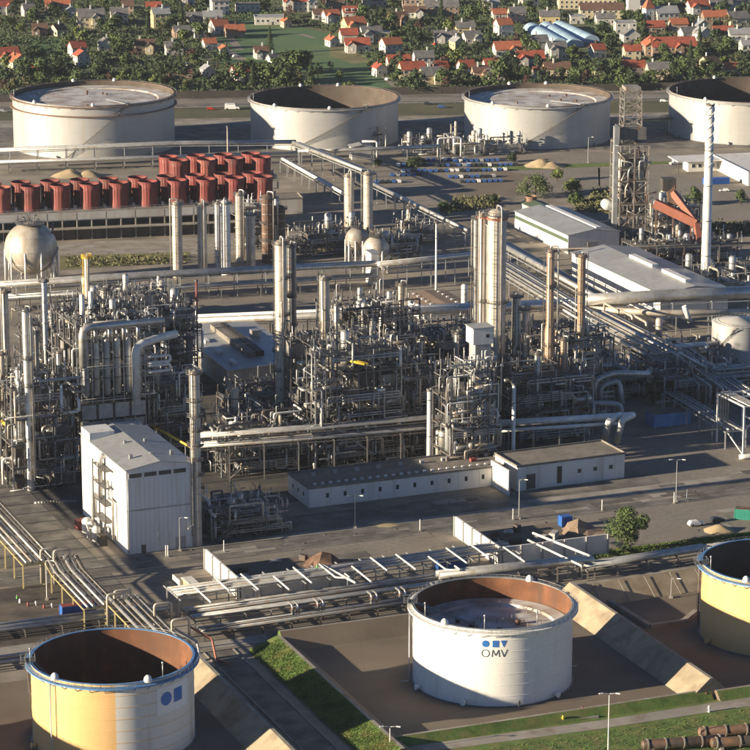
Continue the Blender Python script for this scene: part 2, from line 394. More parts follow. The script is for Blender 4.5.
def storage_tank(label, c, r, h, shell, lining, rim, roof_z, deck, courses=8, stair=(math.radians(200), math.radians(280)), girder_m=None, double=False, fittings=(), lip=.0, white_from=None):
    root = thing('storage_tank', label, 'storage tank', (c[0], c[1], 0), world=True); cc = (c[0], c[1], 0)
    n = 96
    mb = MB(); mb.lathe([(r, 0), (r, h)], n, cc)
    if white_from:
        a0, a1 = white_from
        mb = MB(); mb.lathe([(r, 0), (r, h)], 96, cc, a0=a1-2*math.pi, a1=a0)
        mb.k = 1; mb.lathe([(r, 0), (r, h)], 48, cc, a0=a0, a1=a1); mb.k = 0
    sh = mb.build('shell', [M[shell], M['shell_cream']], root)
    # weld seams between the plate courses
    for i in range(1, courses):
        z = h*i/courses
        MB().lathe([(r+.001, z-.06), (r+.045, z-.05), (r+.045, z+.05), (r+.001, z+.06)], n, cc).build('weld_seam', M[shell], sh)
    MB().lathe([(r+.005, .002), (r+.5, .002), (r+.5, .25), (r+.005, .32)], n, cc).build('base_ring', M['steel'], root)
    MB().lathe([(r-.06, h-.1), (r-.06, .2)], n, cc).build('inner_lining', M[lining], root)
    MB().lathe([(r-.25, h-.05), (r-.25, h+.12), (r+.25, h+.12), (r+.25, h-.05)], n, cc, False).build('rim', M[rim], root)
    gm = girder_m or rim; zg = h-.9
    g = MB().lathe([(r+.01, zg-.1), (r+1.35, zg-.1), (r+1.35, zg+.22), (r+.01, zg+.22)], n, cc, False).build('wind_girder', M[gm], root)
    if double:
        z2 = h*.80
        MB().lathe([(r+.01, z2-.1), (r+1.5, z2-.1), (r+1.5, z2+.25), (r+.01, z2+.25)], n, cc, False).build('wind_girder', M[gm], root)
    rail_ring(root, cc, r+1.28, zg+.22, 'galvanised', 72)
    bk = MB()
    for i in range(36):
        a = 2*math.pi*i/36; bk.beam(polar(cc, r+.05, a, zg-1.1), polar(cc, r+1.2, a, zg-.12), .14)
    bk.build('girder_bracket', M[gm], g, kind='stuff')
    # floating roof with a rim wall, pontoon, legs and a rolling ladder
    rr = r-.45
    fr = MB().lathe([(.01, roof_z+.3), (rr*.45, roof_z+.1), (rr*.8, roof_z), (rr*.82, roof_z+.55), (rr, roof_z+.75), (rr, roof_z-.3)], n, cc, False).build('floating_roof', M[deck], root)
    lg = MB(); rnd = random.Random(int(c[0]*7))
    for k in range(46):
        a = rnd.uniform(0, 6.28); q = rr*math.sqrt(rnd.random())*.95; p = polar(cc, q, a, roof_z+.1); lg.beam(p, p+Vector((0, 0, 1.3)), .18)
    lg.build('roof_leg', M['galvanised'], fr, kind='stuff')
    for k in range(5):
        a = rnd.uniform(0, 6.28); p = polar(cc, rr*rnd.uniform(.2, .7), a, roof_z+.15)
        MB().lathe([(.55, 0), (.55, .8), (.7, .8), (.7, .95), (.01, 1.0)], 12, p).build('manhole', M['rusty_steel'], fr)
    # rolling ladder from the gauger's platform down to the roof
    al = stair[1]; p0 = polar(cc, r-.3, al, h); p1 = polar(cc, r*.2, al+.5, roof_z+.6)
    ld = MB()
    for o in (-.45, .45):
        s = Vector((-math.sin(al), math.cos(al), 0))*o; ld.beam(p0+s, p1+s, .14, .3)
    for k in range(int((p1-p0).length/1.0)):
        q = p0.lerp(p1, k/((p1-p0).length/1.0)); s = Vector((-math.sin(al), math.cos(al), 0))*.45; ld.beam(q-s, q+s, .08)
    ld.build('rolling_ladder', M['galvanised'], root)
    stair_run(root, cc, r, h, stair[0], stair[1], 'steel', 1.7 if r > 30 else 1.0)
    for a in (D(205), D(248), D(318)):
        p = polar(cc, r+.05, a, 1.1); o = Vector((math.cos(a), math.sin(a), 0)); MB().tube([p, p+o*1.2], .5, 12).tube([p+o*1.2, p+o*1.4], .72, 12).build('shell_nozzle', M[shell], root)
    pl = MB(); q = polar(cc, r+.6, al, h+.15); pl.box(q, (3.4, 2.6, .2), al); pl.build('gauge_platform', M['grating'], root)
    rl = MB()
    for dx, dy in ((-1.6, -1.2), (1.6, -1.2), (1.6, 1.2), (-1.6, 1.2)):
        x, y = rot2(dx, dy, al); rl.beam(q+Vector((x, y, 0)), q+Vector((x, y, 1.2)), .08)
    for k in range(4):
        cs = [(-1.6, -1.2), (1.6, -1.2), (1.6, 1.2), (-1.6, 1.2)]; x0, y0 = rot2(*cs[k], al); x1, y1 = rot2(*cs[(k+1) % 4], al)
        rl.beam(q+Vector((x0, y0, 1.2)), q+Vector((x1, y1, 1.2)), .07)
    rl.build('platform_railing', M['galvanised'], root)
    for a, kind in fittings:
        p = polar(cc, r+.2, a, h+.1)
        if kind == 'vent':                       # hooded foam pourer / vent on the rim
            MB().lathe([(.95, -.2), (.95, .3), (.8, .8), (.45, 1.2), (.01, 1.35)], 14, p).build('rim_vent', M['frame_white'], root)
        elif kind == 'post':
            mb = MB().tube([p, p+Vector((0, 0, 3.2))], .13, 6); mb.ball(p+Vector((0, 0, 3.4)), .3, 10, 6); mb.build('gauge_post', M['galvanised'], root)
        elif kind == 'pipe':
            o = Vector((math.cos(a), math.sin(a), 0)); MB().tube([Vector((p.x, p.y, .5))+o*3, Vector((p.x, p.y, .5))+o*.9, p+o*.9-Vector((0, 0, 1))], .14, 6).build('foam_pipe', M['red_paint'] if rim == 'x' else M['galvanised'], root)
    return root
def px_tank(xl, xr, ybase, yrim):
    # centre, radius and height of a tank from its silhouette: left/right edges, front of the base, tangent row of the rim
    r = (xr-xl)/2*mpp(ybase)
    for _ in range(5):
        yf = P(375, ybase).y; cy = yf+r; k = math.hypot(cy, CH-15)/F; r = (xr-xl)/2*k
    cx = ((xl+xr)/2-375)*k
    h = CH-cy*math.tan(TH+math.atan((yrim-375)/F))
    return (cx, cy), r, h
def D(deg): return math.radians(deg)
def wrap(c, r, a_mid, z_mid, x, y): a = a_mid+x/r; return (c[0]+(r+.03)*math.cos(a), c[1]+(r+.03)*math.sin(a), z_mid+y)
def wrapped(mb, poly, c, r, am, zm, lift=.0):    # a convex outline bent round the shell, with thickness
    n = len(poly); vs = []
    for d in (.03+lift, .075+lift):
        for x, y in poly: a = am+x/r; vs.append((c[0]+(r+d)*math.cos(a), c[1]+(r+d)*math.sin(a), zm+y))
    mb.add(vs, [tuple(range(n, 2*n)), tuple(reversed(range(n)))]+[(i, (i+1) % n, n+(i+1) % n, n+i) for i in range(n)], False)
def stroke(mb, a, b, w, c, r, am, zm):
    dx, dy = b[0]-a[0], b[1]-a[1]; l = math.hypot(dx, dy); ox, oy = -dy/l*w/2, dx/l*w/2
    wrapped(mb, [(a[0]+ox, a[1]+oy), (a[0]-ox, a[1]-oy), (b[0]-ox, b[1]-oy), (b[0]+ox, b[1]+oy)], c, r, am, zm)
def disc(mb, x, y, rad, c, r, am, zm, n=28): wrapped(mb, [(x+rad*math.cos(2*math.pi*i/n), y+rad*math.sin(2*math.pi*i/n)) for i in range(n)], c, r, am, zm)
# --- white tank
WC = (28.6, 667.2); WR = 19.4; WH = 19.6
t = storage_tank('white floating-roof tank with blue and black lettering, rust-brown inside', WC, WR, WH, 'shell_white', 'rust_lining', 'galvanised', WH-6.0, 'deck_white', 7,
                 (D(150), D(178)), 'shell_white', fittings=[(D(232), 'vent'), (D(60), 'vent'), (D(212), 'post'), (D(300), 'post'), (D(262), 'post'), (D(188), 'pipe'), (D(20), 'pipe')])
am = D(270); zm = 14.7; S_ = .84
def wr(b, poly, lift=0): wrapped(b, [(x*S_, y*S_) for x, y in poly], WC, WR, am, zm, lift)
def sk(b, a, c, w): stroke(b, (a[0]*S_, a[1]*S_), (c[0]*S_, c[1]*S_), w, WC, WR, am, zm)
b = MB(); wr(b, [(-2.9+1.0*math.cos(2*math.pi*i/28), 1.6+1.0*math.sin(2*math.pi*i/28)) for i in range(28)])
b.build('logo_letter', M['logo_blue'], t, 'blue filled circle of the logo')
b = MB()
for x0 in (-.95, -.35, .25): wr(b, [(x0, .6), (x0+.50, .6), (x0+.50, 2.55), (x0, 2.55)])
wr(b, [(-.95, 1.9), (.75, 1.9), (.75, 2.6), (-.95, 2.6)], .01)
b.build('logo_letter', M['logo_blue'], t, 'blue block M of the logo')
b = MB(); wr(b, [(1.35, 2.6), (2.2, .6), (3.05, 2.6)])
b.build('logo_letter', M['logo_blue'], t, 'blue filled triangle V of the logo')
b = MB()
for i in range(24):
    a0 = 2*math.pi*i/24; a1 = 2*math.pi*(i+1)/24; sk(b, (-2.9+1.05*math.cos(a0), -1.25+1.05*math.sin(a0)), (-2.9+1.05*math.cos(a1), -1.25+1.05*math.sin(a1)), .15)
b.build('letter', M['logo_black'], t, 'thin black letter O')
b = MB()
for q in (((-1.1, -2.3), (-.85, -.2)), ((-.85, -.2), (-.05, -1.9)), ((-.05, -1.9), (.75, -.2)), ((.75, -.2), (1.0, -2.3))): sk(b, *q, .15)
b.build('letter', M['logo_black'], t, 'black letter M')
b = MB()
for q in (((1.45, -.2), (2.3, -2.3)), ((2.3, -2.3), (3.2, -.2))): sk(b, *q, .15)
b.build('letter', M['logo_black'], t, 'black letter V')
# --- left tank, yellow with a pale flank and a blue rim
q = ST(-100, -7.8); LC = (q.x, q.y); LR = 18.7; LH = 19.8
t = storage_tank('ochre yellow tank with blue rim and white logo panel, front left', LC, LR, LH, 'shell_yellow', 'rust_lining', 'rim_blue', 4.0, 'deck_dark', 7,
                 (D(165), D(190)), 'rim_blue', fittings=[(D(232), 'vent'), (D(300), 'vent'), (D(195), 'post'), (D(312), 'post'), (D(230), 'pipe')], white_from=(D(277), D(370)))
b = MB(); am = D(323); zm = 14.3
for k in range(8): wrapped(b, [(-5.2+k*1.3, -3.4), (-3.9+k*1.3, -3.4), (-3.9+k*1.3, 3.0), (-5.2+k*1.3, 3.0)], LC, LR, am, zm)
pn = b.build('logo_panel', M['panel_white'], t)
b = MB(); n_ = 28; wrapped(b, [(-2.6+1.6*math.cos(2*math.pi*i/n_), .1+1.6*math.sin(2*math.pi*i/n_)) for i in range(n_)], LC, LR, am, zm, .06); b.build('logo_letter', M['logo_blue'], pn, 'blue filled circle of the logo')
b = MB()
for x0 in (-.2, .8, 1.8): wrapped(b, [(x0, -1.5), (x0+.9, -1.5), (x0+.9, 1.7), (x0, 1.7)], LC, LR, am, zm, .06)
wrapped(b, [(-.2, .7), (2.7, .7), (2.7, 1.75), (-.2, 1.75)], LC, LR, am, zm, .07)
b.build('logo_letter', M['logo_blue'], pn, 'blue block M of the logo')
# --- right tank
q = P(775, 561, 19.6); YC = (q.x, q.y)
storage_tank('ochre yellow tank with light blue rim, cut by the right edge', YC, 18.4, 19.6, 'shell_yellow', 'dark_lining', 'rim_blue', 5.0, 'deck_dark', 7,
             (D(160), D(185)), 'rim_blue', fittings=[(D(240), 'vent'), (D(203), 'post')])
# the next tank of the row, just outside the frame on the left, whose shadow falls on the ochre tank
q = ST(-197, -9); storage_tank('ochre tank of the same row just outside the left edge', (q.x, q.y), 18.7, 19.8, 'shell_yellow', 'rust_lining', 'rim_blue', 6.0, 'deck_dark', 3, (D(165), D(190)), 'rim_blue')
# --- the four crude tanks at the back
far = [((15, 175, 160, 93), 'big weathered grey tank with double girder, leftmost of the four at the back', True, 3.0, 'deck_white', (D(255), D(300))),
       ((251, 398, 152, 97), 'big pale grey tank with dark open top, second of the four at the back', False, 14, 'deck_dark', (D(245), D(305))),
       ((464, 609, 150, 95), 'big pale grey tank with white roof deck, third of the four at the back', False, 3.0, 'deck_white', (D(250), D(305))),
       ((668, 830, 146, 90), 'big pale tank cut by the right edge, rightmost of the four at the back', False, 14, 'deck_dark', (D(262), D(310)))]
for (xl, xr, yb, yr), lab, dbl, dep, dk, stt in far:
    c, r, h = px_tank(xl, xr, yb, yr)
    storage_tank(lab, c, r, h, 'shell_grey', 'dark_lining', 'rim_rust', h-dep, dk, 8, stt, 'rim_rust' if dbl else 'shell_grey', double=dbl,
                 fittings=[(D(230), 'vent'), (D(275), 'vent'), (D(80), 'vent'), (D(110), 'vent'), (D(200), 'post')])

# repairs, stains and joints of the paved surfaces, each its own thin sheet; painted lines
rnd = random.Random(21)
for k in range(60):
    s0, t0 = rnd.uniform(-60, 150), rnd.choice([rnd.uniform(108, 116), rnd.uniform(120, 136), rnd.uniform(78, 104)]); w_, d_ = rnd.uniform(3, 14), rnd.uniform(1.5, 5)
    if t0+d_ > 118 and t0 < 118: d_ = 117.5-t0
    ssheet('pavement_patch', [(s0, t0), (s0+w_, t0), (s0+w_, t0+d_), (s0, t0+d_)], .062+k*.0006, rnd.choice(['asphalt', 'road_worn', 'concrete', 'patch_dark']))
for k in range(44):
    s0 = -110+k*7; MB().box(ST(s0, 112.8, .11), (3.2, .18, .012), GA).build('lane_line', M['line_white'], None, None, 'structure')
for k in range(26):
    s0, t0 = rnd.uniform(-50, 140), rnd.uniform(80, 134); MB().lathe([(.01, .13), (.42, .13), (.45, .05)], 14, ST(s0, t0)).build('manhole_cover', M['patch_dark'], None, None, 'structure')

# ================================================================ BUILDINGS OF THE WORKS
def wins(root, parent, x0, x1, y, z, n, w, h, side='front', m='window_glass', depth=.12):
    # a row of windows on the local front wall (y = const) or on the left wall (x = const)
    for i in range(n):
        p = x0+(x1-x0)*(i+.5)/n
        fr = MB(); gl = MB()
        if side == 'front': fr.box((p, y-.03, z), (w+.24, .1, h+.24)); gl.box((p, y-.085, z), (w, .06, h))
        else: fr.box((y-.03, p, z), (.1, w+.24, h+.24)); gl.box((y-.085, p, z), (.06, w, h))
        f = fr.build('window', M['frame_white'], parent); gl.build('pane', M[m], f)
def shed(label, near, rz, w, d, h, rise=0, wall='wall_panel', roof='roof_metal', over=.5, axis='y', cat='building', name='industrial_building', panels=0, vents=0, cornice=True):
    # near: the corner nearest the camera; w runs right along the street direction, d away from it
    root = thing(name, label, cat, near, rz)
    mb = MB()
    if rise and axis == 'y':
        pts = [(0, 0), (w, 0), (w, h), (w/2, h+rise), (0, h)]
        vs = [(x, 0, z) for x, z in pts]+[(x, d, z) for x, z in pts]
        mb.add(vs, [(0, 1, 2, 3, 4), (9, 8, 7, 6, 5)]+[(i, i+5, (i+1) % 5+5, (i+1) % 5) for i in range(5)], False)
    elif rise:
        pts = [(0, 0), (d, 0), (d, h), (d/2, h+rise), (0, h)]
        vs = [(0, y, z) for y, z in pts]+[(w, y, z) for y, z in pts]
        mb.add(vs, [(4, 3, 2, 1, 0), (5, 6, 7, 8, 9)]+[((i+1) % 5, (i+1) % 5+5, i+5, i) for i in range(5)], False)
    else: mb.box((w/2, d/2, 0), (w, d, h), 0, 0)
    wl = mb.build('wall', M[wall], root)
    rf = MB()
    if rise:
        k = rise/(w/2 if axis == 'y' else d/2); o = over
        for sgn in (-1, 1):
            if axis == 'y':
                xa, xb = w/2+sgn*(w/2+o), w/2; za, zb = h-k*o+.12, h+rise+.12
                vs = [(xa, -o, za), (xb, -o, zb), (xb, d+o, zb), (xa, d+o, za)]
            else:
                ya, yb = d/2+sgn*(d/2+o), d/2; za, zb = h-k*o+.12, h+rise+.12
                vs = [(-o, ya, za), (-o, yb, zb), (w+o, yb, zb), (w+o, ya, za)]
            vs += [(x, y, z+.22) for x, y, z in vs]
            rf.add(vs, [(0, 1, 2, 3), (7, 6, 5, 4), (0, 4, 5, 1), (1, 5, 6, 2), (2, 6, 7, 3), (3, 7, 4, 0)], False)
    else:
        rf.box((w/2, d/2, 0), (w+.3, d+.3, .18), 0, h+.002)
        for c, s in (((w/2, -.05), (w+.5, .3)), ((w/2, d+.05), (w+.5, .3)), ((-.05, d/2), (.3, d-.2)), ((w+.05, d/2), (.3, d-.2))): rf.box((c[0], c[1], 0), (s[0], s[1], .5), 0, h+.183)
    roofo = rf.build('roof', M[roof], root)
    if panels:                                   # cladding panels stand proud of the two walls in view, with open joints
        n = max(2, int(w/panels))
        for i in range(n):
            b = MB(); x0 = w*i/n; b.box((x0+w/n/2, -.05, 0), (w/n-.14, .09, h-.5), 0, .25); b.build('wall_panel', M[wall], wl)
        n = max(2, int(d/panels))
        for i in range(n):
            b = MB(); y0 = d*i/n; b.box((-.05, y0+d/n/2, 0), (.09, d/n-.14, h-.5), 0, .25); b.build('wall_panel', M[wall], wl)
    return root, wl, roofo
# tall white process building, lower left
r, wl, rf = shed('tall white clad building with grey front and low gable roof, lower left', P(128, 555), R(23), 19.5, 41, 24.2, 1.6, 'wall_panel', 'roof_metal', .5)
BL = r
MB().box((9.2, -.09, 12.6), (18.5, .12, .35)).build('wall_band', M['wall_grey'], wl)
for k in range(4):
    f = MB().box((2.6+k*4.3, -.06, 22.6), (3.9, .12, 1.5)).build('window', M['frame_white'], wl); MB().box((2.6+k*4.3, -.15, 22.6), (3.6, .08, 1.2)).build('pane', M['window_glass'], f)
f = MB().box((4.6, -.06, 1.25), (1.3, .12, 2.4)).build('door', M['door_dark'], r)
MB().box((8.6, -.06, 5.0), (.9, .1, 1.5)).build('window', M['frame_white'], wl)
MB().box((15.4, -.07, 1.8), (3.0, .14, 3.4)).build('roller_door', M['wall_grey'], r)
for k in range(14): MB().box((.66+k*1.32, -.05, 0), (1.28, .08, 12.1), 0, .2).build('wall_panel', M['wall_panel'], wl) if k < 14 else None
for k in range(14): MB().box((.66+k*1.32, -.05, 0), (1.28, .08, 8.6), 0, 12.9).build('wall_panel', M['wall_panel'], wl)
for k in range(12): MB().box((-.05, 1.75+k*3.42, 0), (.08, 3.34, 23.6), 0, .2).build('wall_panel', M['wall_white'], wl)
MB().box((3.4, 36, 25.4), (7.4, 8, 2.6)).build('stair_head', M['wall_panel'], r)
b = MB()
for z in (6, 11, 16, 21):
    b.box((-1.4, 17, z), (2.6, 11, .18)); b.beam((-2.7, 11.5, z+1.1), (-2.7, 22.5, z+1.1), .1); b.beam((-2.7, 11.5, z+.6), (-2.7, 22.5, z+.6), .08)
b.build('wall_gallery', M['steel'], r)
b = MB()
for y in (11.6, 17, 22.4): b.beam((-2.6, y, 0), (-2.6, y, 22.2), .28)
b.build('gallery_post', M['steel'], r)
MB().tube([(-1.6, 19, 20), (-1.6, 19, 23.5), (-.2, 19, 23.5)], .9, 12).build('duct', M['clad_white'], r)
MB().tube([(-1.6, 19, 20), (-1.6, 19, 11), (-1.6, 25, 11), (-1.6, 25, 4)], .75, 12).build('duct', M['clad'], r)
MB().tube([(-1.2, 9, 2), (-1.2, 9, 13), (-1.2, 13, 13), (-1.2, 13, 18)], .4, 10).build('pipe', M['clad'], r)
MB().tube([(-1.2, 28, 1), (-1.2, 28, 15), (-.1, 28, 15)], .35, 10).build('pipe', M['clad_white'], r)
for y, q in ((24, 1.5), (20, 1.3), (15.5, 1.2)): MB().lathe([(.01, 0), (q, 0), (q, 3.6), (q*.6, 4.2), (.01, 4.4)], 16, (-4.2, y, .1)).build('vessel', M['clad_white'], r)
MB().box((-4.6, 28.5, 1.3), (3, 3, 2.6)).build('pump_box', M['red_paint'], r)
MB().box((-3.8, 11.2, 1.6), (2.2, 2.6, 3.2)).build('pump_box', M['steel_dark'], r)
for k in range(3): MB().tube([(-3.0-k*.7, 25-k, .4), (-4.5-k, 21-k*2, 3+k), (-6, 18-k*2, .3)], .22, 6).build('hose', M['clad'], r)
for x in (.35, 19.1): MB().tube([(x, -.25, .2), (x, -.25, 23.8)], .12, 6).build('downpipe', M['galvanised'], BL)
for k in range(5): MB().box((4+k*3.0, 8+(k % 2)*14, 25.6), (.9, .9, 1.5)).build('roof_vent', M['galvanised'], BL)
# twin roof units behind the white building
r = thing('roof_plant', 'two pale box coolers on a steel deck right behind the white building', 'cooler', P(114, 478), R(12))
b = MB()
for x in (0, 9): 
    for y in (0, 8): b.beam((x, y, 0), (x, y, 12), .4)
b.box((4.5, 4, 12.1), (10, 9, .25)); b.build('steel_deck', M['steel'], r)
for y in (1.6, 5.4): MB().box((4.5, y, 14), (9.4, 3, 3.2)).build('cooler_box', M['clad_white'], r)
# low instrument building in the middle, two joined blocks
r, wl, rf = shed('long low pale building with flat brown roof, left one of two in the middle', P(309, 508), R(22.5), 64, 17, 5.6, 0, 'wall_white', 'roof_felt')
wins(r, wl, 3, 64, 0, 3.2, 11, .9, 1.4, 'front'); wins(r, wl, 2, 15, 0, 3.2, 3, .9, 1.2, 'left')
for k in range(26): MB().box((3+k*2.5, 3.0, 0), (.9, .7, .6), 0, 5.785).build('roof_vent', M['clad_white'], rf)
for k in range(9): MB().box((6+k*7, 12.0, 0), (1.2, 1.2, .9), 0, 5.785).build('roof_hatch', M['roof_metal'], rf)
MB().box((56, 8, 0), (1.8, 1.5, 1.0), 0, 5.785).build('roof_hatch', M['red_paint'], rf)
for k in range(10): MB().box((3.4+k*6.8, -.05, 0), (6.66, .08, 4.9), 0, .3).build('wall_panel', M['wall_white'], wl)
r, wl, rf = shed('low white building with pale brown flat roof, right one of two in the middle', P(517, 491.5), R(23.5), 36, 15, 7.4, 0, 'wall_white', 'roof_felt')
for k in range(5): MB().box((3.6+k*7.2, -.05, 0), (7.06, .08, 6.7), 0, .3).build('wall_panel', M['wall_white'], wl)
MB().box((4.5, -.12, 2.6), (3, .1, 4.6)).build('door', M['door_dark'], r); MB().box((14, -.12, 3.6), (1.6, .1, 5.2)).build('door', M['window_glass'], r)
wins(r, wl, 18, 34, -.06, 4.0, 3, 1.2, 1.2)
MB().box((-4, 3.2, 0), (.5, 12, 7.7), 0, .0).build('end_wall', M['wall_white'], r)
MB().box((-2, 9, 0), (3.4, 5, 5.5), 0, 0).build('annex', M['wall_grey'], r)
# grey hall between the columns
r, wl, rf = shed('grey flat hall with a long roof monitor among the columns', P(229, 393), R(20), 29, 64, 7.5, .8, 'wall_grey', 'roof_metal')
b = MB(); b.box((12, 34, 0), (3, 44, 2.4), 0, 7.8); b.build('roof_monitor', M['roof_felt'], rf)
b = MB(); b.box((15.1, 34, 0), (2.4, 44, 2.8), 0, 7.6); b.build('roof_monitor', M['steel_dark'], rf)
for y in (8, 24, 40): MB().box((4, y, 0), (1.6, 5, 1.1), 0, 7.9).build('roof_light', M['frame_white'], rf)
MB().box((22, 40, 0), (3, 3, 3), 0, 7.9).build('roof_fan', M['clad'], rf)
MB().box((-.1, .6, 6.5), (.2, 1.2, 1.6)).build('sign_plate', M['frame_white'], r)
# small brown roof and white tip behind
r, wl, rf = shed('small building with brown shallow roof dotted with skylights behind the centre unit', P(424, 322), R(20), 18, 24, 5, .8, 'wall_white', 'wall_brown')
for i in range(3):
    for j in range(5): MB().box((4+i*5, 3+j*4.5, 0), (.9, .9, .5), 0, 5.6).build('skylight', M['frame_white'], rf)
# green-trimmed warehouse
r, wl, rf = shed('white warehouse with green stripe and pale gable roof', P(568, 254), R(21), 23, 54, 7.6, 1.7, 'wall_white', 'roof_metal')
MB().box((-.1, 27, 5.4), (.14, 53.6, 1.5)).build('green_stripe', M['green_trim'], r)
b = MB(); b.box((14.6, 27, 0), (2.4, 50, 1.1), 0, 8.7); b.build('roof_monitor', M['clad_white'], rf)
for k in range(9): MB().box((-.07, 3+k*6, 0), (.1, 5.85, 4.0), 0, .3).build('wall_panel', M['wall_white'], wl)
MB().box((11, -.07, 2.2), (4.5, .12, 4.4)).build('roller_door', M['wall_grey'], r)
r, wl, rf = shed('lower lean-to hall with green roof beside the striped warehouse', P(542, 226), R(21), 9, 22, 6, 1.2, 'wall_grey', 'green_trim')
MB().lathe([(2.6, -1), (2.6, 4)], 14, (4, 21, 5)).build('roof_vent', M['rim_rust'], r)
# long white panelled hall
r, wl, rf = shed('long white panelled hall with ridge vents behind the big pipeline', P(660, 320), R(21), 28, 78, 9.6, 2.0, 'wall_white', 'roof_metal')
for k in range(15): MB().box((-.06, 2.6+k*5.15, 0), (.1, 5.0, 8.8), 0, .3).build('wall_panel', M['wall_white'], wl)
for y in (16, 44): MB().box((14.5, y, 0), (2.6, 20, 1.5), 0, 11.5).build('ridge_vent', M['clad_white'], rf)
# gate house with canopy, flat shed, small block
r, wl, rf = shed('small gate house under a flat pale canopy, upper right', P(688, 172), R(12), 22, 8, 5, 0, 'wall_white', 'roof_metal')
MB().box((9, 2, 0), (32, 15, .5), 0, 5.75).build('canopy', M['clad_white'], r); wins(r, wl, 1, 20, 0, 2.8, 6, 1.6, 1.6)
for x in (-6, 24): MB().beam((x, -4, 0), (x, -4, 5.75), .35).build('post', M['steel'], r)
r, wl, rf = shed('flat white shed cut by the right edge, upper right', P(748, 186), R(14), 40, 46, 6, 0, 'wall_white', 'clad_white')
shed('little grey switch house beside the far pipe rack', P(352, 160), R(12), 10, 7, 6, 1, 'wall_grey', 'roof_metal')
shed('small grey block with brown top between the vessels, left of the twin spheres', P(262, 215), R(12), 18, 12, 6.5, 0, 'wall_grey', 'roof_felt')
shed('beige shed half hidden behind the twin columns', P(540, 232), R(20), 16, 10, 5.5, 0, 'wall_grey', 'roof_felt')
# square tower of the centre right unit, a pale box on a tall concrete shaft
r = thing('shaft_tower', 'tall grey concrete shaft topped by a small pale box house', 'tower', P(484, 462), R(20))
MB().box((0, 4, 0), (5.2, 5, 37), 0, 0).build('shaft', M['wall_grey'], r)
MB().box((-.2, 4, 0), (6.6, 6, 5), 0, 37.01).build('box_house', M['wall_white'], r); MB().box((-.2, 4, 0), (7.2, 6.6, .3), 0, 42.02).build('roof', M['roof_metal'], r)
MB().box((1.2, .94, 39.6), (1.1, .1, 1.1)).build('window', M['window_glass'], r)

# retaining pits of pale ribbed concrete
def pit(label, near, w, d, h, rz=GA):
    r = thing('loading_pit', label, 'wall', near, rz)
    for nm, c, s in (('wall_section', (.25, d/2), (.5, d)), ('wall_section', (w/2+.5, .25), (w-1, .5))):
        o = MB().box((c[0], c[1], 0), (s[0], s[1], h if s[0] < 1 else h-.02), 0, 0).build(nm, M['wall_white'], r)
    n = max(3, int(d/6))
    for k in range(n+1): MB().box((-.2, .2+(d-.4)*k/n, 0), (.42, .4, h+.1), 0, 0).build('rib', M['wall_grey'], r)
    n = max(3, int(w/6.5))
    for k in range(1, n+1): MB().box((w*k/n-.3, -.18, 0), (.4, .38, h+.05), 0, 0).build('rib', M['wall_grey'], r)
    MB().box((w/2, d/2, 0), (w-1.1, d-1.1, .5), 0, 0).build('pit_floor', M['bund_floor'], r)
    rd = random.Random(int(w+d+near.x))
    for k in range(9):
        x, y = rd.uniform(3, w-4), rd.uniform(3, d-3); t = rd.random()
        if t < .5: MB().hcyl((x, y, 1.6), (x+rd.uniform(2, 5), y, 1.6), rd.uniform(.5, 1.0), 10).build('drum', M[rd.choice(['rusty_steel', 'steel_dark', 'clad'])], r)
        else: MB().box((x, y, 0), (rd.uniform(1, 4), rd.uniform(1, 3), rd.uniform(.8, 2.6)), rd.uniform(0, 1), .51).build('pump_box', M[rd.choice(['rusty_steel', 'steel_dark', 'wall_grey', 'steel'])], r)
    return r
pit('pale ribbed concrete pit left of centre beside the pipe bundle', P(238, 599), 33, 27, 5.8)
pit('pale ribbed concrete pit right of centre near the round tree', P(500, 568), 33, 31, 5.8)
# brown spoil wedges in the pits
for px_, py_, lab in ((331, 566, 'brown wedge of scrap and soil at the end of the left pit'), (588, 533, 'brown wedge of scrap and soil at the end of the right pit')):
    b = MB(); c = P(px_, py_); rnd = random.Random(px_)
    g = [[Vector((c.x+(i-3)*2.6+rnd.uniform(-.7, .7), c.y+(j-2)*2.2+rnd.uniform(-.6, .6), max(.02, 4.2*math.exp(-((i-2)/2.0)**2-((j-2)/1.3)**2)+rnd.uniform(-.3, .4)) if 0 < i < 6 and 0 < j < 4 else .02)) for j in range(5)] for i in range(7)]
    vs = [p for row in g for p in row]
    b.add(vs, [(i*5+j, (i+1)*5+j, (i+1)*5+j+1, i*5+j+1) for i in range(6) for j in range(4)])
    tag(b.build('spoil_heap', M['rusty_steel'] if px_ < 400 else M['wall_brown']), lab, 'heap')

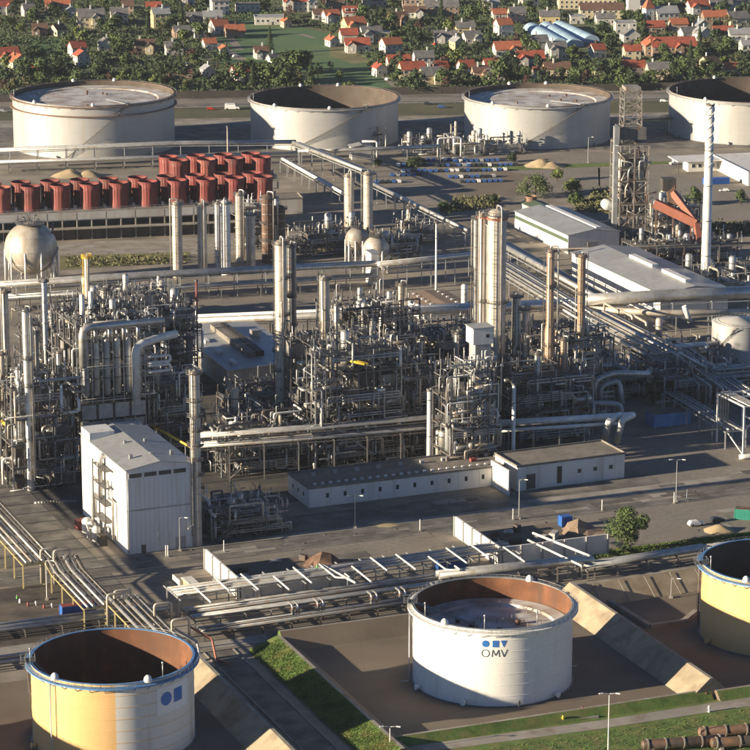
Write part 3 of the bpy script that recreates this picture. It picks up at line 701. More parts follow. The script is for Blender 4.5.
# ================================================================ COLUMNS, CHIMNEYS, SPHERES
def platform(root, c, r, z, a0, a1, w=1.3, m='steel'):
    n = max(6, int((a1-a0)*6)); mb = MB()
    mb.lathe([(r+.02, z-.1), (r+w, z-.1), (r+w, z+.08), (r+.02, z+.08), (r+.02, z-.1)], n, c, False, a0, a1)
    for zz in (1.1, .55): mb.tube([polar(c, r+w-.05, a0+(a1-a0)*i/n, c[2]+z+zz) for i in range(n+1)], .06, 4, .01)
    for i in range(n+1): p = polar(c, r+w-.05, a0+(a1-a0)*i/n, c[2]+z); mb.beam(p, p+Vector((0, 0, 1.1)), .08)
    mb.build('platform', M[m], root)
def ladder(root, c, r, a, z0, z1, m='steel'):
    mb = MB(); t = Vector((-math.sin(a), math.cos(a), 0))
    p = polar(c, r+.45, a, c[2]+z0); h = Vector((0, 0, z1-z0))
    for o in (-.35, .35): mb.beam(p+t*o, p+t*o+h, .12)
    k = int((z1-z0)/1.2)
    for i in range(k):
        q = p+Vector((0, 0, 1.2*i+.4)); mb.beam(q-t*.35, q+t*.35, .07)
        if i % 3 == 2: mb.tube([q+t*.4, q+t*.3+polar((0, 0), .75, a, 0), q-t*.3+polar((0, 0), .75, a, 0), q-t*.4], .05, 4, .2)
    mb.build('ladder', M[m], root)
def column(label, px, pyb, pyt, wpx, m='clad', plats=4, seed=0, pipes=2, cat='column', name='process_column', taper=None, dome=True, group=None, rings=6, skirt=True, plat_m='steel', collar=0):
    c = P(px, pyb); r = wpx/2*mpp(pyb); h = hz(pyb, pyt); rnd = random.Random(seed+int(px))
    root = thing(name, label, cat, c, world=True, group=group); cc = (c.x, c.y, 0)
    r2 = r if not taper else r*taper
    prof = [(r*1.02, 0), (r*1.02, 1.5), (r, 1.6)] if skirt else [(r, 0)]
    if taper: prof += [(r, h*.55), (r2, h*.6)]
    prof += [(r2, h-r2*.55), (r2*.9, h-r2*.3), (r2*.62, h-r2*.1), (.02, h)] if dome else [(r2, h), (r2*.8, h), (r2*.8, h-1), (.02, h-1)]
    sh = MB().lathe(prof, 24, cc).build('shell', M[m], root)
    for k in range(rings):
        z = h*(k+1)/(rings+1); rr = r if (not taper or z < h*.56) else r2
        if taper and h*.53 < z < h*.62: continue
        MB().lathe([(rr+.005, z-.12), (rr+.07, z-.1), (rr+.07, z+.1), (rr+.005, z+.12)], 24, cc).build('insulation_band', M['galvanised'], sh)
    if collar: MB().lathe([(r+.01, h-r*1.1), (r+.5, h-r*1.1), (r+.5, h-r*.85), (r+.01, h-r*.85)], 24, cc, False).build('top_collar', M['orange_paint'], root)
    zs = sorted([h*(.2+.75*(k+.5)/max(1, plats)) for k in range(plats)])
    if plats: zs[-1] = h-r2*.6
    for k, z in enumerate(zs):
        a0 = rnd.uniform(0, 6.28) if k < len(zs)-1 else 0; sp = rnd.uniform(2.2, 4.4) if k < len(zs)-1 else 6.2
        platform(root, cc, r2 if z > h*.58 else r, z, a0, a0+sp, max(.9, r*.35), plat_m)
    if plats: ladder(root, cc, r, D(rnd.choice([200, 225, 250])), .5, h-r2*.6, plat_m)
    for k in range(pipes):
        a = D(rnd.choice([185, 235, 265, 290, 320, 345]))+k*.2; rp = rnd.uniform(.18, .34)*min(1.6, max(.7, r*.5)); o = r+rp+.5
        p1 = polar(cc, o, a, h*rnd.uniform(.5, .98)); p0 = polar(cc, o, a, rnd.uniform(2, 8)); top = Vector((c.x, c.y, p1.z))
        if k == 0: MB().tube([(c.x, c.y, h-.1), (c.x, c.y, h+rp*4), polar(cc, o, a, h+rp*4), polar(cc, o, a, 3)], rp, 8).build('overhead_pipe', M['clad'], root)
        else: MB().tube([polar(cc, r*.9, a, p1.z), p1, p0, polar(cc, o+3, a, p0.z)], rp, 8).build('side_pipe', M['clad' if k % 2 else 'clad_warm'], root)
    return root, cc, r, h
def chimney(label, px, pyb, pyt, w, m='clad_white', wt=None, bands=4, strakes=False, name='chimney', cap=True):
    c = P(px, pyb); k = mpp(pyb); r = w/2*k; rt = (wt or w)/2*k; h = hz(pyb, pyt); cc = (c.x, c.y, 0)
    root = thing(name, label, 'chimney', c, world=True)
    MB().lathe([(r, 0), (rt, h), (rt*.8, h), (rt*.8, h-2), (.02, h-2)], 20, cc).build('shaft', M[m], root)
    for i in range(bands):
        z = h*(i+1)/(bands+.3); rr = r+(rt-r)*z/h
        MB().lathe([(rr-.01, z-.15), (rr+.12, z-.12), (rr+.12, z+.12), (rr-.01, z+.15)], 20, cc).build('flange', M['steel'], root)
    if cap: MB().lathe([(rt+.005, h-.6), (rt+.25, h-.6), (rt+.25, h+.05), (rt*.85, h+.05)], 20, cc).build('cap', M['steel'], root)
    if strakes:
        for s0 in range(3):
            b = MB(); n = 60
            for i in range(n):
                z0 = h*.66+h*.33*i/n; z1 = h*.66+h*.33*(i+1)/n; a0 = 2.1*s0+i*.22; a1 = a0+.22
                p, q, u, v = polar(cc, rt, a0, z0), polar(cc, rt+.3, a0, z0), polar(cc, rt+.3, a1, z1), polar(cc, rt, a1, z1)
                b.add([p, q, u, v, p+Vector((0, 0, .15)), q+Vector((0, 0, .15)), u+Vector((0, 0, .15)), v+Vector((0, 0, .15))], [(3, 2, 1, 0), (4, 5, 6, 7), (1, 2, 6, 5)], False)
            b.build('helical_strake', M[m], root)
    return root
column('tall pale column with ladders and yellow rails, left of centre behind the grey hall\'s corner', 282, 436, 240, 12, 'clad_warm', 8, 1, 3, rings=9)
column('dark slim column hugging the tallest pale column on its right', 292, 432, 244, 8, 'steel', 5, 41, 2)
column('slender bundled column just right of the tallest pale column', 325, 425, 276, 10, 'clad_warm', 6, 2, 4)
column('thin column with ladder behind the centre frame', 401, 410, 283, 6.5, 'clad_warm', 5, 3, 2)
column('pale column with many ladders right of the tall white building', 197, 545, 370, 10.5, 'clad_warm', 9, 4, 2, rings=9)
column('fat cream column with orange collar, right one of the twin columns', 495, 425, 209, 18.5, 'clad_warm', 3, 5, 1, rings=8, collar=1)
column('cream column with orange collar, left one of the twin columns', 481.5, 420, 212, 10, 'clad_warm', 3, 6, 2, rings=6, collar=1)
column('slim pipe-laden column at the left flank of the twin columns', 474, 418, 218, 4, 'clad', 4, 7, 1)
column('orange lit column with taper and busy top right of the twin columns', 548, 428, 249, 11, 'clad_rust', 7, 8, 3, taper=.7)
column('slender orange lit column right of the tapering one', 579, 420, 254, 8, 'clad_rust', 6, 9, 2)
column('short white column directly right of the twin columns', 515, 420, 294, 9, 'clad', 3, 10, 1)
column('short grey column second to the right of the twin columns', 524, 422, 308, 6, 'clad', 2, 11, 1)
column('tall narrow pale column at the left unit\'s front', 31, 490, 308, 8, 'clad', 5, 12, 2)
column('slim white column near the left edge of the left unit', 48, 430, 280, 5, 'clad_white', 2, 13, 0)
column('pale column at the far left edge', 10, 455, 290, 7, 'clad_warm', 3, 14, 1)
column('thick dark column with many rings in the left unit', 38, 480, 330, 9, 'steel', 4, 15, 2)
column('column with yellow ladder standing at the back of the left unit', 90, 402, 256, 5, 'clad_warm', 5, 16, 1, plat_m='yellow_paint')
column('short stout column at the right end of the left unit\'s back row', 151, 395, 291, 8, 'clad_warm', 2, 17, 1)
column('tall warm column rising left of the heater', 62, 455, 350, 7, 'clad', 4, 18, 2)
column('short column with crown platform beside the grey hall', 190, 440, 335, 9, 'steel', 3, 19, 2)
for px, pyb, pyt, w, lab, mm in ((22, 484, 366, 7, 'stubby pale column between the two front columns at the left edge', 'clad'), (64, 466, 392, 5, 'thin column just left of the upright vessel bank', 'clad_white'), (5, 470, 352, 7, 'grey column cut close to the left frame edge', 'clad_warm'),
        (72, 462, 384, 4, 'very thin bright column touching the vessel bank', 'clad'), (120, 402, 300, 5, 'slim column in the back row of the left unit, middle', 'clad_warm'), (134, 400, 297, 4, 'slim column in the back row of the left unit, right of middle', 'clad'), (106, 398, 288, 5, 'slim column in the back row of the left unit, behind the white uprights', 'clad_warm'),
        (166, 446, 340, 5, 'slim column at the right flank of the left unit', 'clad'), (310, 436, 338, 5, 'slender column at the left end of the centre unit', 'clad_warm'), (337, 418, 303, 6, 'slender column behind the yellow hoists', 'clad'), (373, 422, 318, 5, 'pale stub column with elbow, centre rear', 'clad_white'), (388, 430, 334, 6, 'grey column at the right shoulder of the centre unit', 'clad'),
        (420, 424, 338, 5, 'slim column in the shaded gap right of the centre unit', 'clad'), (456, 432, 332, 5, 'slim column directly behind the open frame tower', 'clad_warm'), (262, 452, 402, 7, 'squat pale drum column right of the ladder column', 'clad'), (562, 436, 338, 6, 'rusty slim column between the two orange lit ones', 'clad_rust'), (536, 440, 352, 6, 'grey slim column left of the tapering orange one', 'clad'), (594, 420, 344, 4, 'slim column at the right end of the column group', 'clad')):
    column(lab, px, pyb, pyt, w, mm, 3, int(px)+3, 2, rings=5)
for px, pyb, pyt, w, lab, mm in ((178, 278, 201, 10, 'plain pale vertical vessel, leftmost of the row below the red fan stacks', 'clad_warm'), (203, 276, 202, 9, 'plain pale vertical vessel, second from the left below the red fan stacks', 'clad_warm'),
        (226, 275, 200, 10, 'bright white vertical vessel, wider one of the white pair', 'clad_white'), (218, 270, 202, 5, 'bright white vertical vessel, thinner one of the white pair', 'clad_white'),
        (251, 272, 212, 9, 'shorter pale vertical vessel, rightmost of the row below the red fan stacks', 'clad_warm'), (240, 262, 192, 8, 'brownish vertical vessel with scaffolding behind the white pair', 'clad_warm'),
        (349, 226, 173, 10, 'pale vertical vessel, left one of the pair above the twin spheres', 'clad_warm'), (368, 228, 171, 10, 'pale vertical vessel, right one of the pair above the twin spheres', 'clad_warm')):
    column(lab, px, pyb, pyt, w, mm, 1, int(px), 1, name='vertical_vessel', cat='vessel', rings=4)
column('dark rusty stout vessel behind the shorter pale vessel', 268, 262, 194, 12, 'rusty_steel', 3, 31, 2, name='vertical_vessel', cat='vessel')
column('dark brown broad vessel wrapped in scaffolding right of the pale row', 279, 258, 205, 13, 'rusty_steel', 3, 32, 1, name='vertical_vessel', cat='vessel')
column('thin white tank with pointed top near the brown roofed building', 464, 318, 284, 6, 'clad_white', 0, 33, 0, name='vertical_vessel', cat='vessel')
column('white upright cylinder inside the left unit\'s top, left one of two', 86, 460, 294, 5, 'clad_white', 0, 34, 0, name='vertical_vessel', cat='vessel')
column('white upright cylinder inside the left unit\'s top, right one of two', 94.5, 452, 291, 4.5, 'clad_white', 0, 35, 0, name='vertical_vessel', cat='vessel')
chimney('slim white chimney standing before the long low building', 429, 472, 389, 5, 'clad_white', 4.5, 2)
chimney('slim white chimney rising from the gap between the low buildings', 513, 468, 383, 4, 'clad_white', 3.5, 1)
chimney('tall white chimney with spiral strakes, upper right', 705, 290, 104, 10, 'clad_white', 7.5, 5, True)
chimney('thin pale pole stack left of the twin columns', 436, 292, 222, 2.2, 'clad_white', 1.8, 1)
chimney('thin tall vent pipe inside the left unit', 48, 372, 279, 3, 'clad_white', 3, 1)
chimney('slim red brown vent pipe at the hall\'s back corner', 197, 320, 280, 2.4, 'red_paint', 2.2, 1)
chimney('greenish mast with lamp head in front of the second big tank', 228, 176, 126, 1.6, 'clad_warm', 1.4, 1)
chimney('greenish mast with lamp head between the second and third big tanks', 451, 152, 124, 1.5, 'clad_warm', 1.4, 1)
# round storage tank by the right edge
c = P(737, 361); R_ = 13.5*1.55*mpp(361)*.68; 
r = thing('storage_tank', 'small grey cylindrical tank with cone roof by the right edge', 'tank', c, world=True); cc = (c.x, c.y, 0); rr = 26*mpp(361); h = hz(361, 322)
MB().lathe([(rr, 0), (rr, h)], 48, cc).build('shell', M['shell_grey'], r); MB().lathe([(rr+.2, h), (rr+.2, h+.15), (.02, h+2.0)], 48, cc).build('roof', M['shell_grey'], r)
stair_run(r, cc, rr, h, D(190), D(260)); rail_ring(r, cc, rr-.1, h+.1, n=36)
for i in range(1, 6): MB().lathe([(rr+.005, h*i/6-.05), (rr+.05, h*i/6), (rr+.005, h*i/6+.05)], 48, cc).build('weld_seam', M['shell_grey'], r)
def sphere(label, px, pyb, pyt, w, m='clad_warm'):
    c = P(px, pyb); k = mpp(pyb); r = w/2*k; top = hz(pyb, pyt); zc = top-r*1.0; cc = (c.x, c.y, 0)
    root = thing('sphere_tank', label, 'sphere tank', c, world=True)
    MB().ball((c.x, c.y, zc), r, 32, 18).build('sphere', M[m], root)
    for i in range(10): a = 2*math.pi*i/10+.2; p = polar(cc, r*.98, a, 0); MB().tube([p, p+Vector((0, 0, zc))], .38, 8).build('leg', M['clad_white'], root)
    br = MB()
    for i in range(10):
        a = 2*math.pi*i/10+.2; a2 = a+2*math.pi/10; br.beam(polar(cc, r*.98, a, .5), polar(cc, r*.98, a2, zc*.8), .12); br.beam(polar(cc, r*.98, a2, .5), polar(cc, r*.98, a, zc*.8), .12)
    br.build('cross_brace', M['steel'], root)
    for z in (-.5, 0, .5): q = math.sqrt(1-z*z)*r; MB().lathe([(q+.0, zc+z*r-.12), (q+.09, zc+z*r), (q, zc+z*r+.12)], 32, cc).build('weld_seam', M['galvanised'], root)
    platform(root, cc, r*.25, zc+r*.96, 0, 6.28, r*.3)
    nz = MB()
    for i in range(7): a = i*.9; p = polar(cc, r*.22, a, zc+r*.9); nz.tube([p, p+Vector((0, 0, 2.2+i % 3)), p+polar((0, 0), 1.4, a, 2.2+i % 3)], .2, 6)
    nz.build('nozzle', M['steel'], root)
    stair_run(root, cc, r*1.03, zc+r*.1, D(250), D(345), 'steel', .8)
    stair_run(root, cc, r*.8, zc+r*.9, D(345), D(380), 'steel', .8, zc+r*.6)
    return root
sphere('large cream gas sphere on legs, far left', 32, 284, 222, 53)
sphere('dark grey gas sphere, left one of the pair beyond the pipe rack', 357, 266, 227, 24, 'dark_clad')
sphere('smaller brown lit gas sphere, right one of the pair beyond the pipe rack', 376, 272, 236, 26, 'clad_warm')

# ================================================================ RED COOLING TOWER CELLS
def cell_bank(label, p0, rz, ncell, pitch, rows, rowgap, deck_h, sr, sh, first_row_skip=0):
    root = thing('cooling_tower', label, 'cooling tower', p0, rz)
    L = ncell*pitch; Wd = rowgap*rows
    MB().box((L/2, Wd/2, 0), (L-.4, Wd-.4, deck_h*.45), 0, 0).build('basin', M['steel_dark'], root)
    MB().box((L/2, Wd/2, 0), (L+1, Wd+1, deck_h*.3), 0, deck_h*.7).build('upper_wall', M['wall_grey'], root)
    MB().box((L/2, Wd/2+.2, 0), (L+1.6, Wd+1.6, .4), 0, deck_h).build('deck', M['concrete'], root)
    MB().box((L/2, -2, 0), (L+1, 3.4, .4), 0, deck_h*.42).build('ledge', M['concrete'], root)
    for k in range(ncell*2+1): MB().box((k*pitch/2, -.2, 0), (.5, .6, deck_h*.7-.01), 0, 0).build('wall_pier', M['concrete'], root)
    for k in range(ncell): MB().box((k*pitch+pitch/2, -.62, deck_h*.85), (pitch-.5, .14, deck_h*.24)).build('wall_panel', M['wall_grey'], root)
    rl = MB()
    for k in range(ncell*3+1): rl.beam((k*pitch/3, -.5, deck_h+.4), (k*pitch/3, -.5, deck_h+1.5), .09)
    rl.beam((0, -.5, deck_h+1.5), (L, -.5, deck_h+1.5), .1); rl.beam((0, -.5, deck_h+.95), (L, -.5, deck_h+.95), .08); rl.build('handrail', M['galvanised'], root)
    me = {}
    sts = [MB().lathe([(sr*1.0, 0), (sr*.95, sh*.35), (sr*.96, sh*.7), (sr*1.0, sh), (sr*.95, sh), (sr*.9, sh*.7), (sr*.89, sh*.35), (sr*.89, .3)], 28).mesh('fan_stack', [M[q_]]) for q_ in ('red_paint', 'red_paint', 'red_faded', 'red_dark')]
    rc = random.Random(8)
    rb = MB()
    for i in range(20): a = 2*math.pi*i/20; rb.beam(polar((0, 0), sr*.99, a, .1), polar((0, 0), sr*.96, a, sh*.35), .1); rb.beam(polar((0, 0), sr*.96, a, sh*.35), polar((0, 0), sr*1.0, a, sh), .1)
    rb.lathe([(sr*1.0, sh-.25), (sr*1.04, sh-.25), (sr*1.04, sh+.05), (sr*.99, sh+.05)], 28, (0, 0, 0), False)
    rbm = rb.mesh('stack_rib', [M['red_paint']])
    fb = MB(); fb.lathe([(.01, sh*.45), (.9, sh*.42), (.9, sh*.3), (.01, sh*.3)], 12)
    for i in range(6):
        a = i*math.pi/3; d = Vector((math.cos(a), math.sin(a), 0)); t = Vector((-d.y, d.x, .35)); q = Vector((0, 0, sh*.37))
        fb.add([q+d*.8-t*.3, q+d*sr*.8-t*.6, q+d*sr*.8+t*.6, q+d*.8+t*.3], [(0, 1, 2, 3)])
    fbm = fb.mesh('fan', [M['steel']])
    mo = MB().box((0, 0, .8), (1.6, 1.2, 1.6)).tube([(0, 0, 1), (sr*1.2, 0, 1), (sr*1.2, 0, sh*.3)], .3, 6).mesh('motor_box', [M['clad_warm']])
    for j in range(rows):
        for k in range(ncell):
            if j == 0 and k < first_row_skip: continue
            loc = (k*pitch+pitch/2-j*3.0, j*rowgap+rowgap/2, deck_h+.4)
            s = inst(rc.choice(sts), 'fan_stack', root, loc); inst(rbm, 'stack_rib', s, (0, 0, 0)); inst(fbm, 'fan', s, (0, 0, 0))
        for k in range(ncell): inst(mo, 'motor_box', root, (k*pitch+pitch*.98, j*rowgap+rowgap*.4, deck_h+.4), R(90))
    return root
cell_bank('long row of red fan stacks on a grey cooling tower, far left', P(-41, 245, 0), R(12.5), 11, 12.3, 2, 9.8, 12, 4.1, 10.4)
cell_bank('short row of larger red fan stacks on the cooling tower behind the long row', P(167, 212, 0), R(12.5), 4, 12.3, 2, 9.8, 12.0, 4.2, 9.6)

# ================================================================ PROCESS STRUCTURES
PM = ['clad', 'clad', 'clad_warm', 'galvanised', 'steel', 'steel', 'galvanised', 'clad_white']
def process_block(label, px, py, w, d, levels, seed, rz=GA, npipe=34, nves=8, ntall=4, furnace=None, dens=1.0, cranes=0, plat='grating'):
    rnd = random.Random(seed); c = P(px, py)
    root = thing('process_unit', label, 'process unit', c, rz)
    nx = max(1, round(w/6.5)); ny = max(1, round(d/7)); xs = [w*i/nx for i in range(nx+1)]; ys = [d*j/ny for j in range(ny+1)]
    H = levels[-1]
    # every bay may stop at a different level, which breaks up the skyline
    bay = {(i, j): rnd.choice([len(levels), len(levels), max(1, len(levels)-1), max(1, len(levels)-2)]) for i in range(nx) for j in range(ny)}
    def lv(i, j): return max([bay.get((i+a, j+b), 0) for a in (-1, 0) for b in (-1, 0)])
    for i, x in enumerate(xs):
        for j, y in enumerate(ys):
            k = lv(i, j)
            if k: MB().beam((x, y, 0), (x, y, levels[k-1]+1.1), .42).build('post', M['steel' if (i+j) % 4 else 'galvanised'], root)
    for k, z in enumerate(levels):
        bm = MB(); any_ = False
        for i in range(nx+1):
            for j in range(ny+1):
                if i < nx and min(lv(i, j), lv(i+1, j)) > k: bm.beam((xs[i]+.22, ys[j], z-.2), (xs[i+1]-.22, ys[j], z-.2), .28, .42); any_ = True
                if j < ny and min(lv(i, j), lv(i, j+1)) > k: bm.beam((xs[i], ys[j]+.22, z-.25), (xs[i], ys[j+1]-.22, z-.25), .28, .42); any_ = True
        if any_: bm.build('beam_grid', M['steel'], root)
        rl = MB()
        for (i, j), t in bay.items():
            if t <= k: continue
            if rnd.random() < .8:
                x0, x1, y0, y1 = xs[i]+.3, xs[i+1]-.3, ys[j]+.3, ys[j+1]-.3
                MB().box(((x0+x1)/2, (y0+y1)/2, 0), (x1-x0, y1-y0, .1), 0, z+.03).build('deck', M[plat], root)
                for a, b in (((x0, y0), (x1, y0)), ((x0, y0), (x0, y1))):
                    for zz in (.6, 1.15): rl.beam((*a, z+zz), (*b, z+zz), .09)
                    for q in range(4): rl.beam((a[0]+(b[0]-a[0])*q/3, a[1]+(b[1]-a[1])*q/3, z+.1), (a[0]+(b[0]-a[0])*q/3, a[1]+(b[1]-a[1])*q/3, z+1.15), .08)
        if rl.v: rl.build('handrail', M[rnd.choice(['galvanised', 'steel', 'steel'])], root, kind='stuff')
    br = MB()
    for k in range(int(4*dens)+2):
        i = rnd.randrange(nx); l0 = rnd.randrange(len(levels)); z0 = levels[l0-1] if l0 else 0; z1 = levels[l0]; y = rnd.choice([0, 0, d])
        br.beam((xs[i], y, z0+.3), (xs[i+1], y, z1-.3), .2)
    br.build('brace', M['steel'], root, kind='stuff')
    for (i, j), t in bay.items():                # invented solid boxes, added inside the bays to block light and deepen the shade
        for k in range(t):
            if rnd.random() < .34 and j > 0 or (j == 0 and rnd.random() < .12):
                z0 = levels[k-1] if k else 0; f = rnd.uniform(.5, .85); x0, x1, y0, y1 = xs[i], xs[i+1], ys[j], ys[j+1]
                MB().box(((x0+x1)/2, (y0+y1)/2+.3, 0), ((x1-x0)*f, (y1-y0)*f, (levels[k]-z0)*rnd.uniform(.45, .85)), 0, z0+.3).build('shade_box', M[rnd.choice(['steel_dark', 'steel_dark', 'steel', 'furnace_brick'])], root)
    # stair zigzag on the near side
    sb = MB(); z = 0; sx = rnd.uniform(0, max(.1, w-6)); flip = 0
    while z < H-3:
        a, b = ((sx, -1.1, z), (sx+5, -1.1, z+3.4)); 
        if flip: a, b = ((sx+5, -1.1, z), (sx, -1.1, z+3.4))
        sb.beam(a, b, .9, .15); sb.beam((a[0], -1.55, a[2]+1), (b[0], -1.55, b[2]+1), .08); sb.box((b[0]+(.6 if not flip else -.6), -1.1, b[2]), (1.3, 1.0, .12)); z += 3.4; flip ^= 1
    for x in (sx-.9, sx+5.9): sb.beam((x, -1.5, 0), (x, -1.5, H), .18)
    sb.build('stair', M['steel'], root)
    for k in range(nves):                        # horizontal drums and exchangers on the decks
        z = rnd.choice([0]+levels[:-1])+.3; x = rnd.uniform(1.5, max(2, w-4)); y = rnd.choice([rnd.uniform(.5, 3), rnd.uniform(0, d)]); r = rnd.uniform(.6, 1.25); L = rnd.uniform(3.5, 7)
        v = MB()
        if rnd.random() < .6: v.hcyl((x, y, z+r+.5), (x+L, y, z+r+.5), r)
        else: v.hcyl((x, y, z+r+.5), (x, y+L, z+r+.5), r)
        o = v.build('drum', M[rnd.choice(PM[:4])], root)
    for k in range(ntall):                       # upright drums that rise through the decks
        x, y = rnd.uniform(0, w), rnd.uniform(0, d); z0 = rnd.choice([0]+levels[:-1]); r = rnd.uniform(.6, 1.5); hh = rnd.uniform(5, 13)
        prof = [(.01, .6), (r*.7, .8), (r, 1.3), (r, hh), (r*.75, hh+r*.45), (.01, hh+r*.6)]
        o = MB().lathe(prof, 16, (x, y, z0)).build('upright_drum', M[rnd.choice(PM[:4])], root)
        MB().lathe([(r+.02, hh*.8), (r+.9, hh*.8), (r+.9, hh*.8+.12), (r+.02, hh*.8+.12)], 14, (x, y, z0), False).build('collar_platform', M['steel'], o)
    for k in range(npipe):                       # rectilinear pipework
        r = rnd.choice([.11, .14, .18, .24, .32, .45]); p = [rnd.uniform(-1, w+1), rnd.choice([-.8, -.3, rnd.uniform(0, d), rnd.uniform(0, d*.4)]), rnd.choice(levels)+rnd.uniform(-.8, 2.4)]
        pts = [tuple(p)]; ax = rnd.choice([0, 1, 2, 2])
        for q in range(rnd.randint(2, 5)):
            if ax == 0: p[0] = min(w+1.5, max(-1.5, p[0]+rnd.choice([-1, 1])*rnd.uniform(2, 14)))
            elif ax == 1: p[1] = min(d+1, max(-1.2, p[1]+rnd.choice([-1, 1])*rnd.uniform(2, 9)))
            else: p[2] = min(H+3.5, max(.8, p[2]+rnd.choice([-1, 1, -1])*rnd.uniform(2, 10)))
            pts.append(tuple(p)); ax = rnd.choice([a for a in (0, 1, 2, 2) if a != ax])
        MB().tube(pts, r, 8 if r > .2 else 6).build('pipe', M[rnd.choice(PM)], root)
    for k, z in enumerate(levels):               # ordered runs of two to four lines along the near edge of each deck
        if rnd.random() < .75:
            q = rnd.randint(2, 4); x0 = rnd.uniform(-1, w*.3); x1 = rnd.uniform(w*.7, w+1.5); r0 = rnd.choice([.16, .22, .3]); mm = rnd.choice(['clad', 'clad_warm', 'galvanised'])
            for g in range(q):
                zz = z-.9-g*(r0*2+.25); dn = zz-rnd.uniform(2, 5)
                MB().tube([(x0, -.7, max(.5, dn)), (x0, -.7, zz), (x1+g*.6, -.7, zz), (x1+g*.6, -.7, max(.5, zz-rnd.uniform(1, 6)))], r0, 8).build('pipe', M[mm], root)
    sp = MB(); n = int(w*d*len(levels)*.22*dens)  # valves, small-bore lines, trays, lamps
    sp2 = MB()
    for k in range(n):
        x, y, z = rnd.uniform(-.8, w+.8), rnd.uniform(-1, d), rnd.choice([0]+levels)+rnd.uniform(.2, 2.2)
        l = rnd.uniform(.8, 4); t = rnd.random(); b = sp if rnd.random() < .55 else sp2
        if t < .3: b.beam((x, y, z), (x, y, z+l), rnd.uniform(.1, .28))
        elif t < .55: b.beam((x, y, z), (x+l, y, z), rnd.uniform(.1, .25))
        elif t < .75: b.beam((x, y, z), (x, y+l, z), rnd.uniform(.1, .25))
        elif t < .9: b.box((x, y, z), (rnd.uniform(.3, 1.1), rnd.uniform(.3, 1.0), rnd.uniform(.3, 1.3)))
        else: b.lathe([(.01, 0), (.35, 0), (.35, .6), (.12, .8), (.12, 1.3), (.01, 1.35)], 6, (x, y, z))
    sp.build('small_pipework', M['clad'], root, kind='stuff'); sp2.build('small_pipework', M['steel'], root, kind='stuff')
    hd = MB()                                    # upstanding vents and lamp posts above the top deck
    for k in range(int(10*dens)):
        i, j = rnd.choice(list(bay)); z = levels[bay[(i, j)]-1]; x = rnd.uniform(xs[i], xs[i+1]); y = rnd.uniform(ys[j], ys[j+1]); hh = rnd.uniform(2, 6)
        hd.tube([(x, y, z), (x, y, z+hh), (x+rnd.choice([0, .9]), y, z+hh)], rnd.uniform(.1, .22), 6)
    hd.build('vent_pipe', M['clad_white'], root, kind='stuff')
    for k in range(cranes):
        x, y = rnd.uniform(1, w*.8), -.4; z = H-2
        MB().hcyl((x, y, z), (x+4, y-3, z-.8), .45, 8).build('crane_boom', M['yellow_paint'], root)
    return root
def heater(root, x0, y0, w, h0, h, n):           # bank of tall upright vessels between header pipes
    for k in range(n):
        x = x0+w*(k+.5)/n; r = w/n*.33
        MB().lathe([(.01, h0-.9), (r*.7, h0-.6), (r, h0), (r, h), (r*.75, h+.7), (.01, h+1.1)], 16, (x, y0, 0)).build('upright_vessel', M['clad' if k % 2 else 'galvanised'], root)
        for z in (h0+(h-h0)*.3, h0+(h-h0)*.68): MB().lathe([(r+.01, z-.15), (r+.12, z), (r+.01, z+.15)], 16, (x, y0, 0)).build('band', M['steel'], root)
        MB().tube([(x, y0, h+1), (x, y0, h+3), (x, y0+2, h+3)], .35, 8).build('pipe', M['clad'], root)
    for k in range(n+1): MB().beam((x0+w*k/n, y0-1.0, 0), (x0+w*k/n, y0-1.0, h+2), .3).build('casing_post', M['galvanised'], root)
    for z in (h0-2, h0+(h-h0)*.5, h+1.5):
        b = MB(); b.beam((x0, y0-1.1, z), (x0+w, y0-1.1, z), .3); b.build('header_beam', M['galvanised'], root)
        MB().tube([(x0-1, y0-1.6, z+.9), (x0+w+1, y0-1.6, z+.9)], .09, 6).build('handrail', M['galvanised'], root)
# left complex
r = process_block('tall dense unit with furnace panels, behind the white building', 80, 470, 24, 34, [8, 15, 22, 30, 38, 45], 1, npipe=90, nves=10, ntall=8, dens=1.5)
heater(r, .4, -1.9, 20, 24, 40, 6)
MB().box((10.2, -1.9, 9), (20, 1.2, 13)).build('header_wall', M['wall_grey'], r)
MB().box((10.2, -2.2, 18.7), (21, 2.2, 5)).build('header_box', M['steel_dark'], r)
for k in range(4): MB().box((2.4+k*5.2, -3.4, 18.7), (4.4, .2, 4.4)).build('header_door', M['galvanised'], r)
r = process_block('busy steel unit at the left edge with stub stacks', 14, 492, 19, 40, [7, 14, 22, 30], 2, npipe=60, nves=10, ntall=8, dens=1.4)
process_block('rear part of the left complex below the spherical tank', 40, 410, 24, 30, [7, 14, 21, 27], 3, npipe=50, nves=8, ntall=7, dens=1.2)
process_block('rear unit crowded with upright pipes beyond the furnace', 112, 404, 30, 30, [7, 14, 22, 29], 4, npipe=60, nves=9, ntall=10, dens=1.4)
process_block('small back unit with rusty platforms behind the left complex', 92, 330, 30, 18, [6, 11], 5, npipe=26, nves=9, ntall=8)
process_block('narrow frame between the furnace unit and the grey hall', 150, 462, 16, 20, [6, 12, 18, 24], 6, npipe=34, nves=5, ntall=3)
process_block('low manifold deck before the ladder column beside the white building', 212, 541, 22, 22, [3.2, 6.5], 7, npipe=30, nves=6, ntall=3)
process_block('shaded exchanger deck between the ladder column and the centre unit', 222, 478, 28, 22, [5, 10, 15], 8, npipe=60, nves=16, ntall=5, dens=1.1)
process_block('low pump alley in the shade below the grey hall', 240, 436, 26, 22, [4, 8, 12], 9, npipe=30, nves=10, ntall=5)
process_block('centre unit of stacked pipe decks with two yellow hoists', 316, 472, 28, 28, [6, 12, 18, 24, 30, 36], 10, npipe=100, nves=14, ntall=7, dens=1.4, cranes=2)
